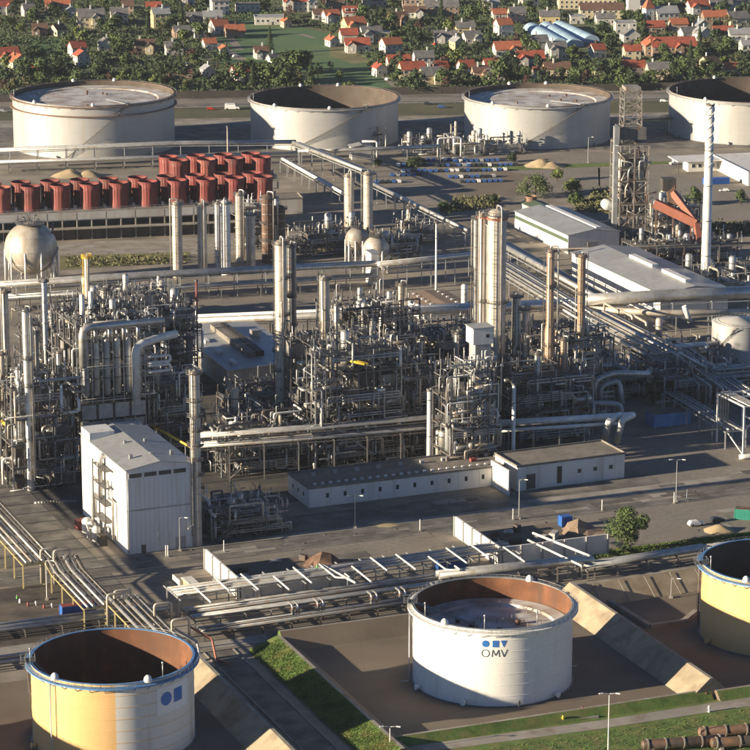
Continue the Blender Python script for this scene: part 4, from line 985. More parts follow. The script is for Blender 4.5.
process_block('rear centre unit rising behind the stacked pipe decks', 346, 422, 26, 26, [7, 14, 21, 28, 34], 11, npipe=80, nves=12, ntall=12, dens=1.3)
process_block('shaded deck between the centre unit and the open frame tower', 402, 460, 17, 24, [5, 10, 16, 22, 27], 12, npipe=56, nves=8, ntall=6)
process_block('open frame tower of four decks left of the concrete shaft', 450, 478, 15, 13, [7, 15, 24, 32], 13, npipe=60, nves=9, ntall=6, dens=2.4)
process_block('low unit with bright elbows behind the open frame tower', 430, 408, 26, 24, [6, 12, 18, 23], 14, npipe=60, nves=8, ntall=10, dens=1.2)
process_block('dark unit right of the concrete shaft', 512, 444, 28, 24, [5, 10, 16, 21], 15, npipe=46, nves=10, ntall=8)
process_block('rusty tinted unit at the foot of the tapering orange column', 528, 428, 30, 26, [7, 14, 21, 27], 16, npipe=70, nves=12, ntall=9, dens=1.2)
process_block('low pipe decks beside the looped pipes right of centre', 596, 402, 24, 20, [4.5, 9], 17, npipe=40, nves=8, ntall=4)
process_block('steel pipe decks in front of the small cone roofed tank', 664, 408, 34, 20, [5, 9.5], 18, npipe=34, nves=2, ntall=1, dens=.5)
process_block('low deck in the right corner of the process area', 640, 372, 26, 14, [4, 7], 19, npipe=26, nves=6, ntall=2, dens=.6)
process_block('small valve deck beneath the twin spheres', 386, 262, 14, 14, [4, 8], 20, npipe=20, nves=3, ntall=2)
process_block('grey frame between the spheres and the yard road', 402, 244, 14, 12, [4, 8], 21, npipe=16, nves=2, ntall=2)
process_block('low equipment rows behind the tall white chimney', 640, 268, 44, 16, [4, 8], 22, npipe=36, nves=14, ntall=8)
process_block('piping clutter at the right edge behind the white hall', 706, 300, 40, 24, [4, 7], 23, npipe=36, nves=14, ntall=8)
process_block('valve manifold in front of the second big tank', 404, 156, 28, 8, [3, 5.5], 24, npipe=24, nves=6, ntall=5, rz=R(9))
process_block('row of pump stubs in front of the gap left of the third big tank', 455, 156, 34, 8, [3, 6], 25, npipe=24, nves=6, ntall=8, rz=R(9))
process_block('manifold at the foot of the far diagonal pipe bridges', 330, 150, 26, 12, [4, 7], 26, npipe=24, nves=4, ntall=4, rz=R(9))
process_block('dark equipment under the vessels right of the scaffolded vessel', 300, 258, 30, 20, [4, 8], 27, npipe=22, nves=8, ntall=4)
process_block('cabin deck right of the dark scaffolded vessel', 244, 250, 12, 10, [6, 12, 17], 28, npipe=24, nves=3, ntall=2)
# open white steel frame, right edge
r = thing('pipe_bridge', 'tall open white-lit steel frame at the right edge above the road', 'pipe bridge', P(743, 456), GA)
for x in (0, 9, 18, 27):
    for y in (0, 17): MB().beam((x, y, 0), (x, y, 16), .5).build('post', M['clad_white'], r)
    MB().beam((x, .3, 15.7), (x, 16.7, 15.7), .45).build('beam', M['clad_white'], r); MB().beam((x, .3, 8), (x, 16.7, 8), .4).build('beam', M['galvanised'], r)
for y in (0, 5.6, 11.3, 17):
    for a in range(3): MB().beam((a*9+.3, y, 15.7), (a*9+8.7, y, 15.7), .4).build('beam', M['clad_white'], r)
for a in range(3): MB().beam((a*9+.4, 0, 8.3), (a*9+8.6, 0, 15.3), .3).build('brace', M['clad_white'], r)
MB().beam((0, .5, .5), (0, 16.5, 7.7), .3).build('brace', M['clad_white'], r)
for k in range(4): MB().tube([(1+k*.9, -2, 16.3), (1+k*.9, 17, 16.3), (1+k*.9, 17, 4)], .3, 8).build('pipe', M['clad'], r)
MB().tube([(-3, -3, .8), (0, -4, 1), (4, -4, 1.2), (7, -5, .6)], .8, 8).build('pipe', M['clad_white'], r)

# ================================================================ PIPE RACKS AND PIPELINES
def rack(label, pts, width, rs, mats, lvl=(0,), step=9.0, post='steel', group=None, seed=0, over=0, cat='pipe rack', deck=False, bigbeam=None, ends=0):
    """pts: world points at pipe level; rs: pipe radii laid side by side"""
    rnd = random.Random(seed); pts = [Vector(p) for p in pts]
    root = thing('pipe_rack', label, cat, (pts[0].x, pts[0].y, 0), world=True, group=group)
    if (pts[-1]-pts[0]).length < 1: return root
    for i in range(len(pts)-1):
        a, b = pts[i], pts[i+1]; d = b-a; L = math.hypot(d.x, d.y); dn = Vector((d.x, d.y, 0)).normalized(); n = Vector((-dn.y, dn.x, 0))
        k = max(1, int(L/step))
        for j in range(k+1 if i == len(pts)-2 else k):
            c = a.lerp(b, (j+.02)/k if j == 0 else (j-.02 if j == k else j)/k); fr = MB(); z = c.z-.25; low = min(lvl)
            for o in (-width/2, width/2): fr.beam(Vector((c.x, c.y, 0))+n*o, Vector((c.x, c.y, z))+n*o, .38)
            for l in lvl: fr.beam(Vector((c.x, c.y, z+l-.15))-n*(width/2+over), Vector((c.x, c.y, z+l-.15))+n*(width/2+over), .3, .34)
            fr.build('portal_frame', M[post], root)
        for o in (-width/2, width/2):
            for l in lvl: 
                q = Vector((0, 0, l-.55)); MB().beam(a+n*o+q, b+n*o+q, .22, .34).build('side_beam', M[bigbeam or post], root)
    tot = sum(2*r for r in rs); gap = (width-tot)/(len(rs)+1); 
    for l in lvl:
        x = -width/2+gap
        for q, r in enumerate(rs):
            if l != lvl[0]: r = rs[(q*2+1) % len(rs)]*.9
            x += r; off = []
            for i, p in enumerate(pts):
                dn = (pts[min(i+1, len(pts)-1)]-pts[max(i-1, 0)]); dn.z = 0; dn.normalize(); n = Vector((-dn.y, dn.x, 0)); off.append(p+n*x+Vector((0, 0, l-.22+r)))
            if ends: off = off+[off[-1]+dn*.4-Vector((0, 0, min(ends, off[-1].z-.6)))]
            MB().tube(off, r, 10).build('pipe', M[mats[q % len(mats)]], root); x += r+gap
    return root
def loopline(label, pts, r, m, post=0, name='pipeline', psz=.3, group=None):
    pts = [Vector(p) for p in pts]; root = thing(name, label, 'pipe', (pts[0].x, pts[0].y, 0), world=True, group=group)
    MB().tube(pts, r, 12).build('pipe', M[m], root)
    if post:
        for i in range(len(pts)-1):
            a, b = pts[i], pts[i+1]; L = math.hypot((b-a).x, (b-a).y); k = int(L/post)
            for j in range(k+1):
                c = a.lerp(b, (j+.5)/(k+1))
                if c.z > 1.5: MB().beam((c.x, c.y, 0), (c.x, c.y, c.z-r), psz).build('support_post', M['galvanised'], root)
                MB().lathe([(r+.01, -.1), (r+.08, -.1), (r+.08, .1), (r+.01, .1)], 10, (0, 0, 0)) 
    return root
YB = 'yellow_frame'; mat('yellow_frame', (.48, .40, .19), .6, .2, var=.2, scale=.4, dirt=(.3, .22, .12), damt=.3)
# left diagonal rack: three staggered sections going down towards the ochre tank
big = [.34, .42, .3, .44, .34, .3]
rack('diagonal rack of bright pipes on yellow frame, uppermost section by the left edge', [ST(-86.5, 196, 7), ST(-86.5, 103, 7)], 9.5, big, ['clad', 'dark_clad', 'clad'], step=9, post=YB)
rack('diagonal rack of bright pipes on yellow frame, middle section', [ST(-80.5, 104.5, 7.4), ST(-80.5, 97, 5.6), ST(-80.5, 66, 5.6)], 9.5, big, ['clad', 'clad', 'dark_clad'], step=8, post=YB)
rack('diagonal rack of bright pipes on yellow frame, lowest section ending at the ochre tank', [ST(-74.5, 67.5, 6.6), ST(-74.5, 33, 6.6)], 9.5, [.42, .36, .5, .42, .36], ['clad', 'dark_clad'], step=8, post=YB, ends=4)
for k, (s_, t_, z_) in enumerate(((-86, 104, 7), (-83, 101.8, 7), (-77, 66.5, 6), (-79.5, 64.5, 6), (-71.5, 50, 7), (-70.8, 38, 6.6))):
    p = ST(s_, t_); loopline(('pale upright pipe loop at the %s of the diagonal rack' % ('upper joint, left', 'upper joint, right', 'lower joint, right', 'lower joint, left', 'lowest third', 'bottom end')[k]),
      [p+Vector((0, 0, .6)), p+Vector((0, 0, z_+3)), p+U*4.5+Vector((0, 0, z_+3)), p+U*4.5+Vector((0, 0, 1.2))], .34, 'clad_warm', name='pipe_loop')
# handrail-like orange topped bridge behind the ochre tank
for k in range(3): loopline('bent pipe dropping off the rack behind the ochre tank, %s of three' % ('left', 'middle', 'right')[k], [ST(-72+k*4, 44, 5), ST(-70+k*4, 33, 5), ST(-70+k*4, 30, .8), ST(-68+k*4, 26, .8)], .3, 'clad' if k < 2 else 'orange_paint', name='drop_pipe')
# long bundle between the street and the tank yards
rack('wide low bundle of grey-blue pipes with cross beams, lower centre', [ST(-60, 71, 5.2), ST(38, 74, 5.2)], 9, [.45, .35, .3, .45, .3, .25], ['galvanised', 'dark_clad', 'clad'], lvl=(0,), step=7, post='galvanised', over=2.4)
rack('second row of low pipes nearest the white tank yard', [ST(-60, 58, 3.4), ST(38, 60, 3.4)], 10, [.45, .3, .45, .3, .4], ['galvanised', 'clad', 'steel'], lvl=(0,), step=7, post='steel', over=.6)
rack('ground level pipe row at the foot of the white tank\'s bund', [ST(-60, 48.5, 2.0), ST(36, 51, 2.0)], 6, [.35, .25, .35, .3], ['steel', 'galvanised'], lvl=(0,), step=8, post='steel_dark')
rack('low pipes running in from the left below the blue container', [ST(-150, 69, 2.2), ST(-62, 69, 2.2)], 7, [.4, .5, .3, .4], ['galvanised', 'clad'], step=9, post='steel')
rack('low pipe row left of the ochre tank', [ST(-150, 47, 1.8), ST(-88, 47, 1.8)], 7, [.4, .3, .4], ['galvanised', 'steel'], step=8, post='steel')
for k in range(13):
    s0 = -54+k*7.4
    p = ST(s0, 67 if k % 3 else 62, 6.0)
    loopline('pale cross pipe number %s from the left across the low pipe bundle' % ['one', 'two', 'three', 'four', 'five', 'six', 'seven', 'eight', 'nine', 'ten', 'eleven', 'twelve', 'thirteen'][k] , [p+N*9, p-N*(3 if k % 2 else 5)] + ([p-N*5+U*3.4, p-N*1+U*3.4] if k in (5, 9) else []), .26, 'clad_white', name='cross_pipe', group='pale cross pipes over the low pipe bundle')
for k, s0 in enumerate((-34, -27, -12, -4, 6)):
    p = ST(s0, 51, 0); r = thing('valve_stack', 'twin riser valve set %s from the left in front of the pipe bundle' % ('first', 'second', 'third', 'fourth', 'fifth')[k], 'valve', p, GA, group='valve sets before the pipe bundle')
    for o in (0, 1.5):
        MB().tube([(o, 0, .1), (o, 0, 4.6), (o, 3, 4.6)], .3, 8).build('riser', M['clad'], r)
        MB().lathe([(.55, 0), (.55, .3), (.35, .5), (.35, 1.0), (.55, 1.2), (.55, 1.5)], 10, (o, 0, 2.0)).build('valve_body', M['steel'], r)
        MB().lathe([(.7, -.06), (.7, .06)], 10, (o-.0, 0, 3.9)).tube([(o, 0, 3.4), (o, 0, 3.95)], .08, 5).build('hand_wheel', M['logo_blue' if o else 'red_paint'], r)
rack('big pale twin pipes on sleepers beyond the white tank', [P(438, 577, 4.2), P(592, 561, 4.2)], 5.2, [1.0, .85], ['clad', 'galvanised'], step=9, post='steel')
rack('blue-grey twin pipes leading to the yellow tank', [P(583, 568, 3), P(704, 549, 3)], 4.4, [.85, .75], ['galvanised', 'galvanised'], step=9, post='steel')
rack('long low pipes behind the yellow tank towards the right edge', [P(700, 549.5, 3), P(790, 538, 3)], 4.4, [.7, .6], ['galvanised', 'clad'], step=9, post='steel')
loopline('bright bent pipe bridge by the right pit, upper one', [P(533, 533, 5.6), P(590, 556, 5.6), P(590, 560, 1)], .35, 'clad_white', 14)
loopline('bright bent pipe bridge by the right pit, lower one', [P(528, 540, 5.4), P(582, 566, 5.4), P(582, 570, 1)], .3, 'clad_white', 14)
loopline('pale pipe over the left pit ending near the hi-vis worker', [P(322, 565, 5.8), P(356, 583, 5.8)], .35, 'clad_white', 10)
# pipe bridge along the front of the process area
rack('long pipe bridge along the front of the centre units', [P(192, 446, 11), P(330, 436, 11), P(430, 427, 11), P(498, 424, 11)], 7, [.6, .4, .5, .35], ['clad', 'galvanised'], lvl=(0, 3.2), step=10)
loopline('thick pale pipe with a step, along the front of the units left of the shaft', [P(200, 434, 12.5), P(290, 427, 12.5), P(300, 434, 9.5), P(330, 432, 9.5), P(470, 420, 9.5)], .75, 'galvanised', 12)
loopline('thick bright pipe with two end bends above the right low building', [P(490, 424, 10), P(632, 415.5, 10)], 1.15, 'clad_white', 10)
loopline('second bright pipe just below the thick bright one', [P(496, 431, 9), P(622, 423, 9)], .55, 'clad_white', 10)
for k, px_ in enumerate((606, 619)):
    loopline('fat silver pipe bend coming down beside the low white building, %s one' % ('left', 'right')[k], [P(px_+14, 415, 11.5), P(px_+3, 420, 11.5), P(px_-2, 441, 2.5)], 1.05, 'clad_white', name='pipe_bend')
for k, (lab, pl, r_) in enumerate((('lowest loop', [(575, 432, 424), (575, 432, 404), (592, 430, 403), (620, 427, 404), (622, 427, 424)], .95), ('second low loop', [(592, 431, 426), (592, 431, 404.5)], .85), ('topmost wide loop', [(588, 418, 404), (588, 418, 366), (614, 414, 365), (632, 420, 376), (648, 418, 373)], 1.0),
        ('middle loop', [(594, 424, 396), (594, 424, 380), (612, 421, 373), (648, 419, 374)], 1.0), ('inner arch', [(600, 424, 404), (600, 424, 386), (618, 422, 380), (622, 424, 404)], .9), ('small upright arch', [(604, 412, 376), (606, 412, 352), (613, 411, 352), (614, 411, 372)], .5))):
    loopline('grey looped expansion pipe right of centre, %s' % lab, [PB(*q) for q in pl], r_, 'clad' if k % 2 else 'galvanised', name='pipe_loop')
for k in range(4): loopline('blue grey pipe run fanning out under the cone roofed tank, %s from the left' % ('first', 'second', 'third', 'fourth')[k], [PB(640+k*13, 376+k*3, 352+k*2), PB(686+k*12, 404+k*4, 382+k*2), PB(686+k*12, 404+k*4, 398+k*3)], .38, 'clad', 10)
loopline('tall inverted u pipe left of the cone roofed tank', [PB(650, 378, 364), PB(650, 378, 349), PB(704, 374, 344), PB(708, 376, 352)], .9, 'clad_white', name='pipe_loop')
loopline('square blue grey pipe frame below the cone roofed tank', [PB(676, 402, 366), PB(676, 402, 352), PB(705, 398, 368), PB(707, 400, 392)], .6, 'clad', name='pipe_loop')
loopline('big silver duct leaving the left unit with a tall drop', [PB(178, 458, 334), PB(160, 463, 338), PB(138, 468, 346), PB(138, 468, 404)], 1.25, 'clad_white', name='duct')
loopline('silver duct across the top of the furnace unit', [PB(86, 478, 368), PB(86, 478, 328), PB(166, 463, 321)], 1.15, 'clad', name='duct')
for k in range(4): loopline('short silver riser under the top duct, %s from the left' % ('first', 'second', 'third', 'fourth')[k], [PB(99+k*14, 475-k*2.5, 327-k*1.2), PB(99+k*14, 475-k*2.5, 343-k*1.2)], .6, 'clad', name='riser')
for k in range(2): loopline('u shaped pipe beside the big silver duct, %s one' % ('upper', 'lower')[k], [PB(150, 465, 357+k*9), PB(172, 460, 355+k*9), PB(172, 460, 361+k*9), PB(150, 465, 363+k*9)], .45, 'clad_white', name='pipe_loop')
loopline('yellow gas line slanting past the ladder column', [PB(150, 462, 424), PB(193, 480, 448)], .38, 'yellow_paint', 9)
loopline('short yellow line by the lower left unit edge', [PB(2, 478, 420), PB(13, 484, 429)], .5, 'yellow_paint', 9)
loopline('bright white hooked pipe in the shade below the long bridge', [P(234, 508, 3), P(234, 494, 5.5), P(239, 497, 5.5), P(239, 509, 3)], .6, 'clad_white', name='pipe_hook')
# back pipe bridges
rack('long pipe bridge crossing behind the grey hall', [P(-20, 287, 9), P(150, 276, 9), P(376, 265, 9)], 7, [1.0, .7, .9, .4], ['clad', 'galvanised'], lvl=(0,), step=11, post='galvanised')
rack('lower parallel pipe row beneath the long pipe bridge', [P(-20, 299, 5), P(180, 287, 5), P(376, 276, 5)], 6, [.5, .4, .6], ['galvanised', 'steel'], lvl=(0,), step=14, post='steel')
rack('pipe bridge with white end box between spheres and twin columns', [P(378, 265, 10), P(474, 255, 10)], 8, [1.0, .8, .5, .4], ['clad', 'clad_white'], step=9, post='galvanised')
r = thing('end_box', 'white square box end of the pipe bridge below the twin spheres', 'box', P(374, 284), R(18)); MB().box((0, 2, 0), (3.2, 7, 12.5), 0, 0).build('housing', M['wall_white'], r); MB().box((0, 2, 12.6), (3.8, 7.6, .25)).build('lid', M['roof_metal'], r)
rack('diagonal pipe line from the far manifold down towards the twin columns', [P(372, 184, 7), P(470, 232, 7)], 4, [.8, .5], ['clad', 'clad_warm'], step=11, post='galvanised')
rack('diagonal pipe bridge from behind the twin columns towards the right', [P(500, 243, 9), P(600, 298, 9)], 7, [1.1, .7, .5, .6], ['clad', 'clad_warm'], step=10, post='galvanised')
rack('lower diagonal pipes below the one behind the twin columns', [P(500, 268, 6), P(590, 322, 6)], 8, [.6, .5, .6, .4], ['clad', 'galvanised'], lvl=(0, 3), step=10, post='galvanised')
rack('great silver pipeline crossing the right half of the works', [P(584, 306, 9), P(670, 301, 9), P(790, 296, 9)], 5, [2.3], ['clad'], step=12, post='galvanised')
loopline('slimmer pale pipeline just below the great silver one', [P(586, 309, 8), P(660, 313, 8), P(790, 311, 8)], 1.15, 'clad_warm', 12)
rack('pale pipeline pair left of the great silver one, behind the centre units', [P(196, 323, 7), P(420, 313, 7), P(590, 306, 7)], 6, [1.4, 1.5], ['clad', 'clad_white'], step=13, post='steel')
rack('wide diagonal rack of many pipes in the right process area, left one', [P(596, 322, 9), P(676, 364, 9)], 12, [.7, .4, .5, .3, .6, .35, .5], ['clad', 'galvanised', 'clad_warm'], lvl=(0, 3.2), step=9, post='galvanised')
rack('wide diagonal rack of pipes leading down to the road, right one', [P(668, 342, 8), P(742, 392, 8)], 9, [.5, .4, .5, .4, .5], ['clad', 'galvanised'], lvl=(0,), step=9, post='galvanised')
rack('diagonal pipes beneath the small cone roofed tank', [P(672, 392, 6), P(736, 430, 6)], 7, [.4, .3, .4, .3], ['galvanised', 'clad'], lvl=(0,), step=9, post='galvanised')
rack('straight pipe rack in front of the small cone roofed tank', [P(655, 350, 8), P(715, 345, 8)], 5, [.9, .5], ['clad', 'galvanised'], lvl=(0,), step=9, post='galvanised')
rack('straight pipe rack running off the right edge below the cone roofed tank', [P(712, 378, 8), P(790, 372, 8)], 7, [.7, .6, .4], ['galvanised', 'clad'], lvl=(0, 3), step=9, post='galvanised')
rack('dark thin pipe line on posts in front of the warehouses', [P(548, 250, 9), P(683, 245, 9), P(790, 242, 9)], 2.2, [.4], ['steel'], step=11, post='steel')
for k in range(3): loopline('u bend in pale pipe standing off the diagonal rack, %s of three' % ('upper', 'middle', 'lower')[k], [P(604+k*14, 322+k*6, 6), P(604+k*14, 322+k*6, 6)+Vector((0, 0, 7)), P(618+k*14, 330+k*6, 6)+Vector((0, 0, 7)), P(618+k*14, 330+k*6, 6)], .45, 'clad_warm', name='pipe_loop')
loopline('white slanting pipe off the great pipeline', [P(684, 306, 12), P(690, 322, 6)], .9, 'clad_white', name='pipe_bend')
# far racks in front of the crude tanks
rack('far pipe rack in front of the first big tank', [P(-20, 152, 9), P(180, 144, 9), P(296, 143, 9)], 5, [.7, .9, .5], ['clad', 'galvanised'], step=13, post='galvanised')
rack('second far pipe rack just before the first one', [P(-20, 163, 5), P(180, 157, 5), P(300, 153, 5)], 5, [.5, .6, .5], ['galvanised', 'clad'], step=13, post='steel')
rack('far diagonal pipe bridge, left one leading to the tall vessels', [P(296, 144, 9), P(372, 174, 9)], 5, [.9, .7, .6], ['clad', 'clad_white'], step=11, post='galvanised')
rack('far diagonal pipe bridge, right one beside a paved strip', [P(284, 160, 6), P(344, 194, 6)], 4, [.8, .5], ['clad_white', 'clad'], step=11, post='galvanised')
rack('far pipe rack before the second big tank', [P(298, 152, 8), P(372, 150, 8), P(440, 147, 8)], 4, [.8, .7], ['clad', 'clad'], step=12, post='galvanised')
rack('pipe bridge over the road between third and fourth big tank', [P(606, 121, 8), P(669, 118, 8)], 5, [.9, 1.0], ['clad_warm', 'clad_white'], step=22, post='yellow_frame')
loopline('square pipe arch beside the thin green mast', [P(438, 157, 1), P(438, 157, 1)+Vector((0, 0, 9)), P(461, 156, 1)+Vector((0, 0, 9)), P(461, 156, 1)], .5, 'clad_white', name='pipe_loop')
loopline('square pipe arch at the left end of the manifold', [P(362, 160, 1)+Vector((0, 0, 9)), P(377, 160, 1)+Vector((0, 0, 9)), P(377, 160, 1)], .5, 'clad_white', name='pipe_loop')

# ================================================================ COKER TOWER AND ORANGE GALLERY
mat('rust_frame', (.30, .285, .26), .65, .25, var=.3, scale=.5, dirt=(.22, .12, .08), damt=.3)
c = P(633, 240); r = thing('derrick_tower', 'tall open steel tower with grey side duct, upper right', 'tower', c, R(8)); k_ = mpp(240)
h1 = hz(240, 146); h2 = hz(240, 93); w1 = 29*k_; w2 = 19*k_
lv = [h1*i/8 for i in range(9)]
for x in (-w1/2, 0, w1/2):
    for y in (0, 9, 18): MB().beam((x, y, 0), (x, y, h1), .5).build('post', M['rust_frame'], r)
for i in range(1, 9):
    b = MB(); z = lv[i]
    for y in (0, 9, 18): b.beam((-w1/2, y, z), (w1/2, y, z), .35)
    for x in (-w1/2, 0, w1/2): b.beam((x, .2, z-.4), (x, 17.8, z-.4), .35)
    b.build('beam_grid', M['rust_frame'], r)
    MB().box((0, 9, 0), (w1-1, 17, .1), 0, z+.2).build('deck', M['grating'], r)
    b = MB()
    for x0, x1 in ((-w1/2, 0), (0, w1/2)):
        b.beam((x0+.3, -.05, lv[i-1]+.2), (x1-.3, -.05, z-.3), .22) if (i+(x0 < 0)) % 2 else b.beam((x1-.3, -.05, lv[i-1]+.2), (x0+.3, -.05, z-.3), .22)
    for zz in (.6, 1.2): b.beam((-w1/2, -.4, z+zz), (w1/2, -.4, z+zz), .09)
    b.build('brace', M['rust_frame'], r, kind='stuff')
rnd = random.Random(5)
for s_ in (-1, 1): MB().lathe([(.01, 0), (1.6, 3), (3.0, 7), (3.0, 24), (2, 26), (.01, 26.6)], 18, (s_*w1*.22, 8, h1*.22)).build('coke_drum', M['clad_warm'], r)
for k in range(70):
    x, y, z = rnd.uniform(-w1/2, w1/2), rnd.uniform(-.6, 6), rnd.uniform(3, h1-4)
    MB().tube([(x, y, z), (x, y, z+rnd.uniform(2, 7)), (x+rnd.uniform(-5, 5), y, z+6)], rnd.choice([.2, .3, .4]), 6).build('pipe', M[rnd.choice(['clad', 'clad_warm', 'rusty_steel', 'galvanised'])], r)
for x in (-w2/2, w2/2):
    for y in (5, 13): MB().beam((x, y, h1), (x*.9, y, h2), .42).build('derrick_leg', M['rust_frame'], r)
b = MB(); n = 6
for i in range(n):
    z0, z1 = h1+(h2-h1)*i/n, h1+(h2-h1)*(i+1)/n
    for y in (5, 13):
        b.beam((-w2/2, y, z0), (w2/2, y, z1), .22); b.beam((w2/2, y, z0), (-w2/2, y, z1), .22); b.beam((-w2/2, y, z1), (w2/2, y, z1), .28)
    for x in (-w2/2, w2/2): b.beam((x, 5, z0), (x, 13, z1), .22); b.beam((x, 5, z1), (x, 13, z1), .28)
b.build('derrick_brace', M['rust_frame'], r)
MB().box((0, 9, 0), (w2+3, 11, 5), 0, h1+2).build('cabin', M['steel'], r); MB().box((0, 9, 0), (w2*.8, 8, 1.5), 0, h2+.05).build('crown_block', M['rust_frame'], r)
MB().box((-w1/2-1.4, 3, 0), (1.9, 3, h1+8), 0, 0).build('side_duct', M['galvanised'], r)
MB().hcyl((-w1/2-4, 5, 14), (-w1/2-4, 9, 14), 2.2).build('drum', M['clad_white'], r)
# soot black base building and orange inclined gallery
process_block('sooty dark frame at the foot of the orange gallery', 652, 244, 22, 12, [5, 10, 14], 31, npipe=26, nves=6, ntall=3, plat='steel_dark')
r = thing('conveyor_gallery', 'orange red inclined gallery with a bent arm beside the tall tower', 'conveyor', P(680, 250), world=True)
def gal(a, b, w, h, m, nm='gallery_section'):
    MB().beam(a, b, w, h).build(nm, M[m], r)
gal(PB(653, 258, 203), PB(695, 260, 223), 3.4, 3.4, 'orange_paint'); gal(PB(695, 260, 221), PB(698.5, 262, 243), 2.2, 2.2, 'orange_paint', 'arm')
gal(PB(667, 256, 180), PB(672, 257, 205), 3.4, 3.6, 'rusty_steel'); gal(PB(671, 257, 192), PB(694, 260, 221), 2.4, 2.4, 'orange_paint', 'arm')
q = PB(666, 256, 184); MB().box((q.x, q.y, q.z), (5.5, 5, 5), R(10)).build('head_house', M['steel_dark'], r)
for a in ((655, 258, 22), (672, 257, 20), (690, 260, 15)): p = P(a[0], a[1]); MB().beam(p, p+Vector((0, 0, a[2]-1)), .6).build('support_post', M['rusty_steel'], r)
b = MB()
for i in range(11):
    p = PB(655+i*3.8, 258+i*.2, 202.5+i*1.85); b.beam(p, p+Vector((0, 0, 1.6)), .12)
b.build('gallery_rail', M['orange_paint'], r)
tag(MB().lathe([(3.0, -1.2), (3.6, -1.2), (3.6, 1.2), (3.0, 1.2)], 20, P(669, 262, 3.4)).build('hopper_ring', M['steel']), 'dark round hopper ring lying below the orange gallery', 'hopper')

# ================================================================ VEHICLES, CONTAINERS, LAMPS, PEOPLE
def car_proto(paint, kind='car'):
    r = thing('parked_car', 'x', 'car', (0, 0, 0))
    b = MB(); L = 4.3 if kind == 'car' else 5.2; H0 = .85 if kind == 'car' else 1.15; H1 = 1.45 if kind == 'car' else 2.2
    pf = [(-L/2, .3), (L/2, .3), (L/2, .62), (L/2-.15, H0-.08), (L/2-1.2, H0), (L/2-1.9 if kind == 'car' else L/2-1.7, H1), (-L/2+.55 if kind == 'car' else -L/2+.1, H1), (-L/2+.05, H0), (-L/2, .5)]
    n = len(pf); W = .86 if kind == 'car' else .98
    vs = [(x, -W, z) for x, z in pf]+[(x, W, z) for x, z in pf]
    vs = [(x, y*(.84 if z > H0+.1 else 1), z) for x, y, z in vs]
    b.add(vs, [tuple(range(n)), tuple(reversed(range(n, 2*n)))]+[((i+1) % n, i, i+n, (i+1) % n+n) for i in range(n)], False); b.build('body', M[paint], r)
    g = MB()
    for s_ in (-1, 1): g.add([(L/2-1.3, s_*(W*.97), H0+.04), (L/2-1.92, s_*(W*.86), H1-.1), (-L/2+.8, s_*(W*.86), H1-.1), (-L/2+.4, s_*(W*.97), H0+.04)], [(0, 1, 2, 3)])
    g.add([(L/2-1.17, -W*.85, H0+.03), (L/2-1.17, W*.85, H0+.03), (L/2-1.83, W*.72, H1-.06), (L/2-1.83, -W*.72, H1-.06)], [(0, 1, 2, 3)]); g.build('window', M['window_glass'], r)
    for x in (-L/2+.85, L/2-.85):
        for s_ in (-1, 1):
            w = MB(); y = s_*(W-.08)
            vs = [(x+.33*math.cos(2*math.pi*i/12), y+o, .33+.33*math.sin(2*math.pi*i/12)) for o in (-.12, .12) for i in range(12)]
            w.add(vs, [tuple(range(12)), tuple(reversed(range(12, 24)))]+[(i, (i+1) % 12, (i+1) % 12+12, i+12) for i in range(12)], False); w.build('wheel', M['tyre'], r)
    return r
protos = {k: car_proto('car_'+k) for k in ('silver', 'white', 'red', 'dark', 'blue')}; van = car_proto('car_white', 'van'); van['category'] = 'van'; van.name = 'van'
used = set()
def place_car(k, p, rz, label, group=None, sc=1.0):
    pr = van if k == 'van' else protos[k]; p = Vector(p)
    if k not in used:
        used.add(k); pr.location = p; pr.rotation_euler = (0, 0, rz); pr['label'] = label
        if group: pr['group'] = group
        pr.scale = (sc,)*3; return pr
    return dup(pr, p, rz, label, sc, group)
place_car('van', P(232, 109.5, .1), R(2), 'white van driving on the motorway behind the first big tank', sc=1.5)
place_car('red', P(211, 109.8, .1), R(2), 'dark red car following the white van on the motorway')
place_car('dark', P(428, 104.6, .1), R(2), 'dark car on the motorway between second and third big tank, upper one')
place_car('blue', P(442, 107.8, .1), R(2), 'dark blue car on the motorway between second and third big tank, lower one')
place_car('silver', P(3, 112, .1), R(2), 'silver car on the motorway at the far left')
place_car('white', P(664, 102, .1), R(2), 'white car on the motorway between third and fourth big tank')
place_car('van', P(675, 164.5, .1), R(200), 'white van parked on the paved yard left of the gate house')
place_car('silver', P(690, 162.5, .1), R(190), 'silver car parked beside the white van near the gate house')
place_car('white', P(724, 191.5, .1), R(185), 'white car parked in front of the blue container, upper right')
place_car('white', P(696, 525.5, .1), R(20), 'white pickup-like car on the yard right of the round tree', sc=1.1)
place_car('dark', P(717, 521.5, .1), R(25), 'dark small car on the yard near the green skip')
rows = [(392, 176, 6), (398, 166, 7), (377, 183, 5), (423, 161, 9), (437, 166.5, 9), (430, 172, 8), (455, 162, 9), (468, 166.5, 10), (462, 171.5, 9), (450, 178, 9), (462, 182.5, 8), (403, 172, 5)]
rn = random.Random(4); nm_ = ['first', 'second', 'third', 'fourth', 'fifth', 'sixth', 'seventh', 'eighth', 'ninth', 'tenth']
rlab = ['left clump middle row', 'left clump back row', 'left clump front row', 'rear row behind the hedge', 'middle clump second row', 'middle clump front row', 'right clump rear row', 'right clump second row', 'right clump third row', 'right clump fourth row', 'right clump foremost row', 'left clump inner row']
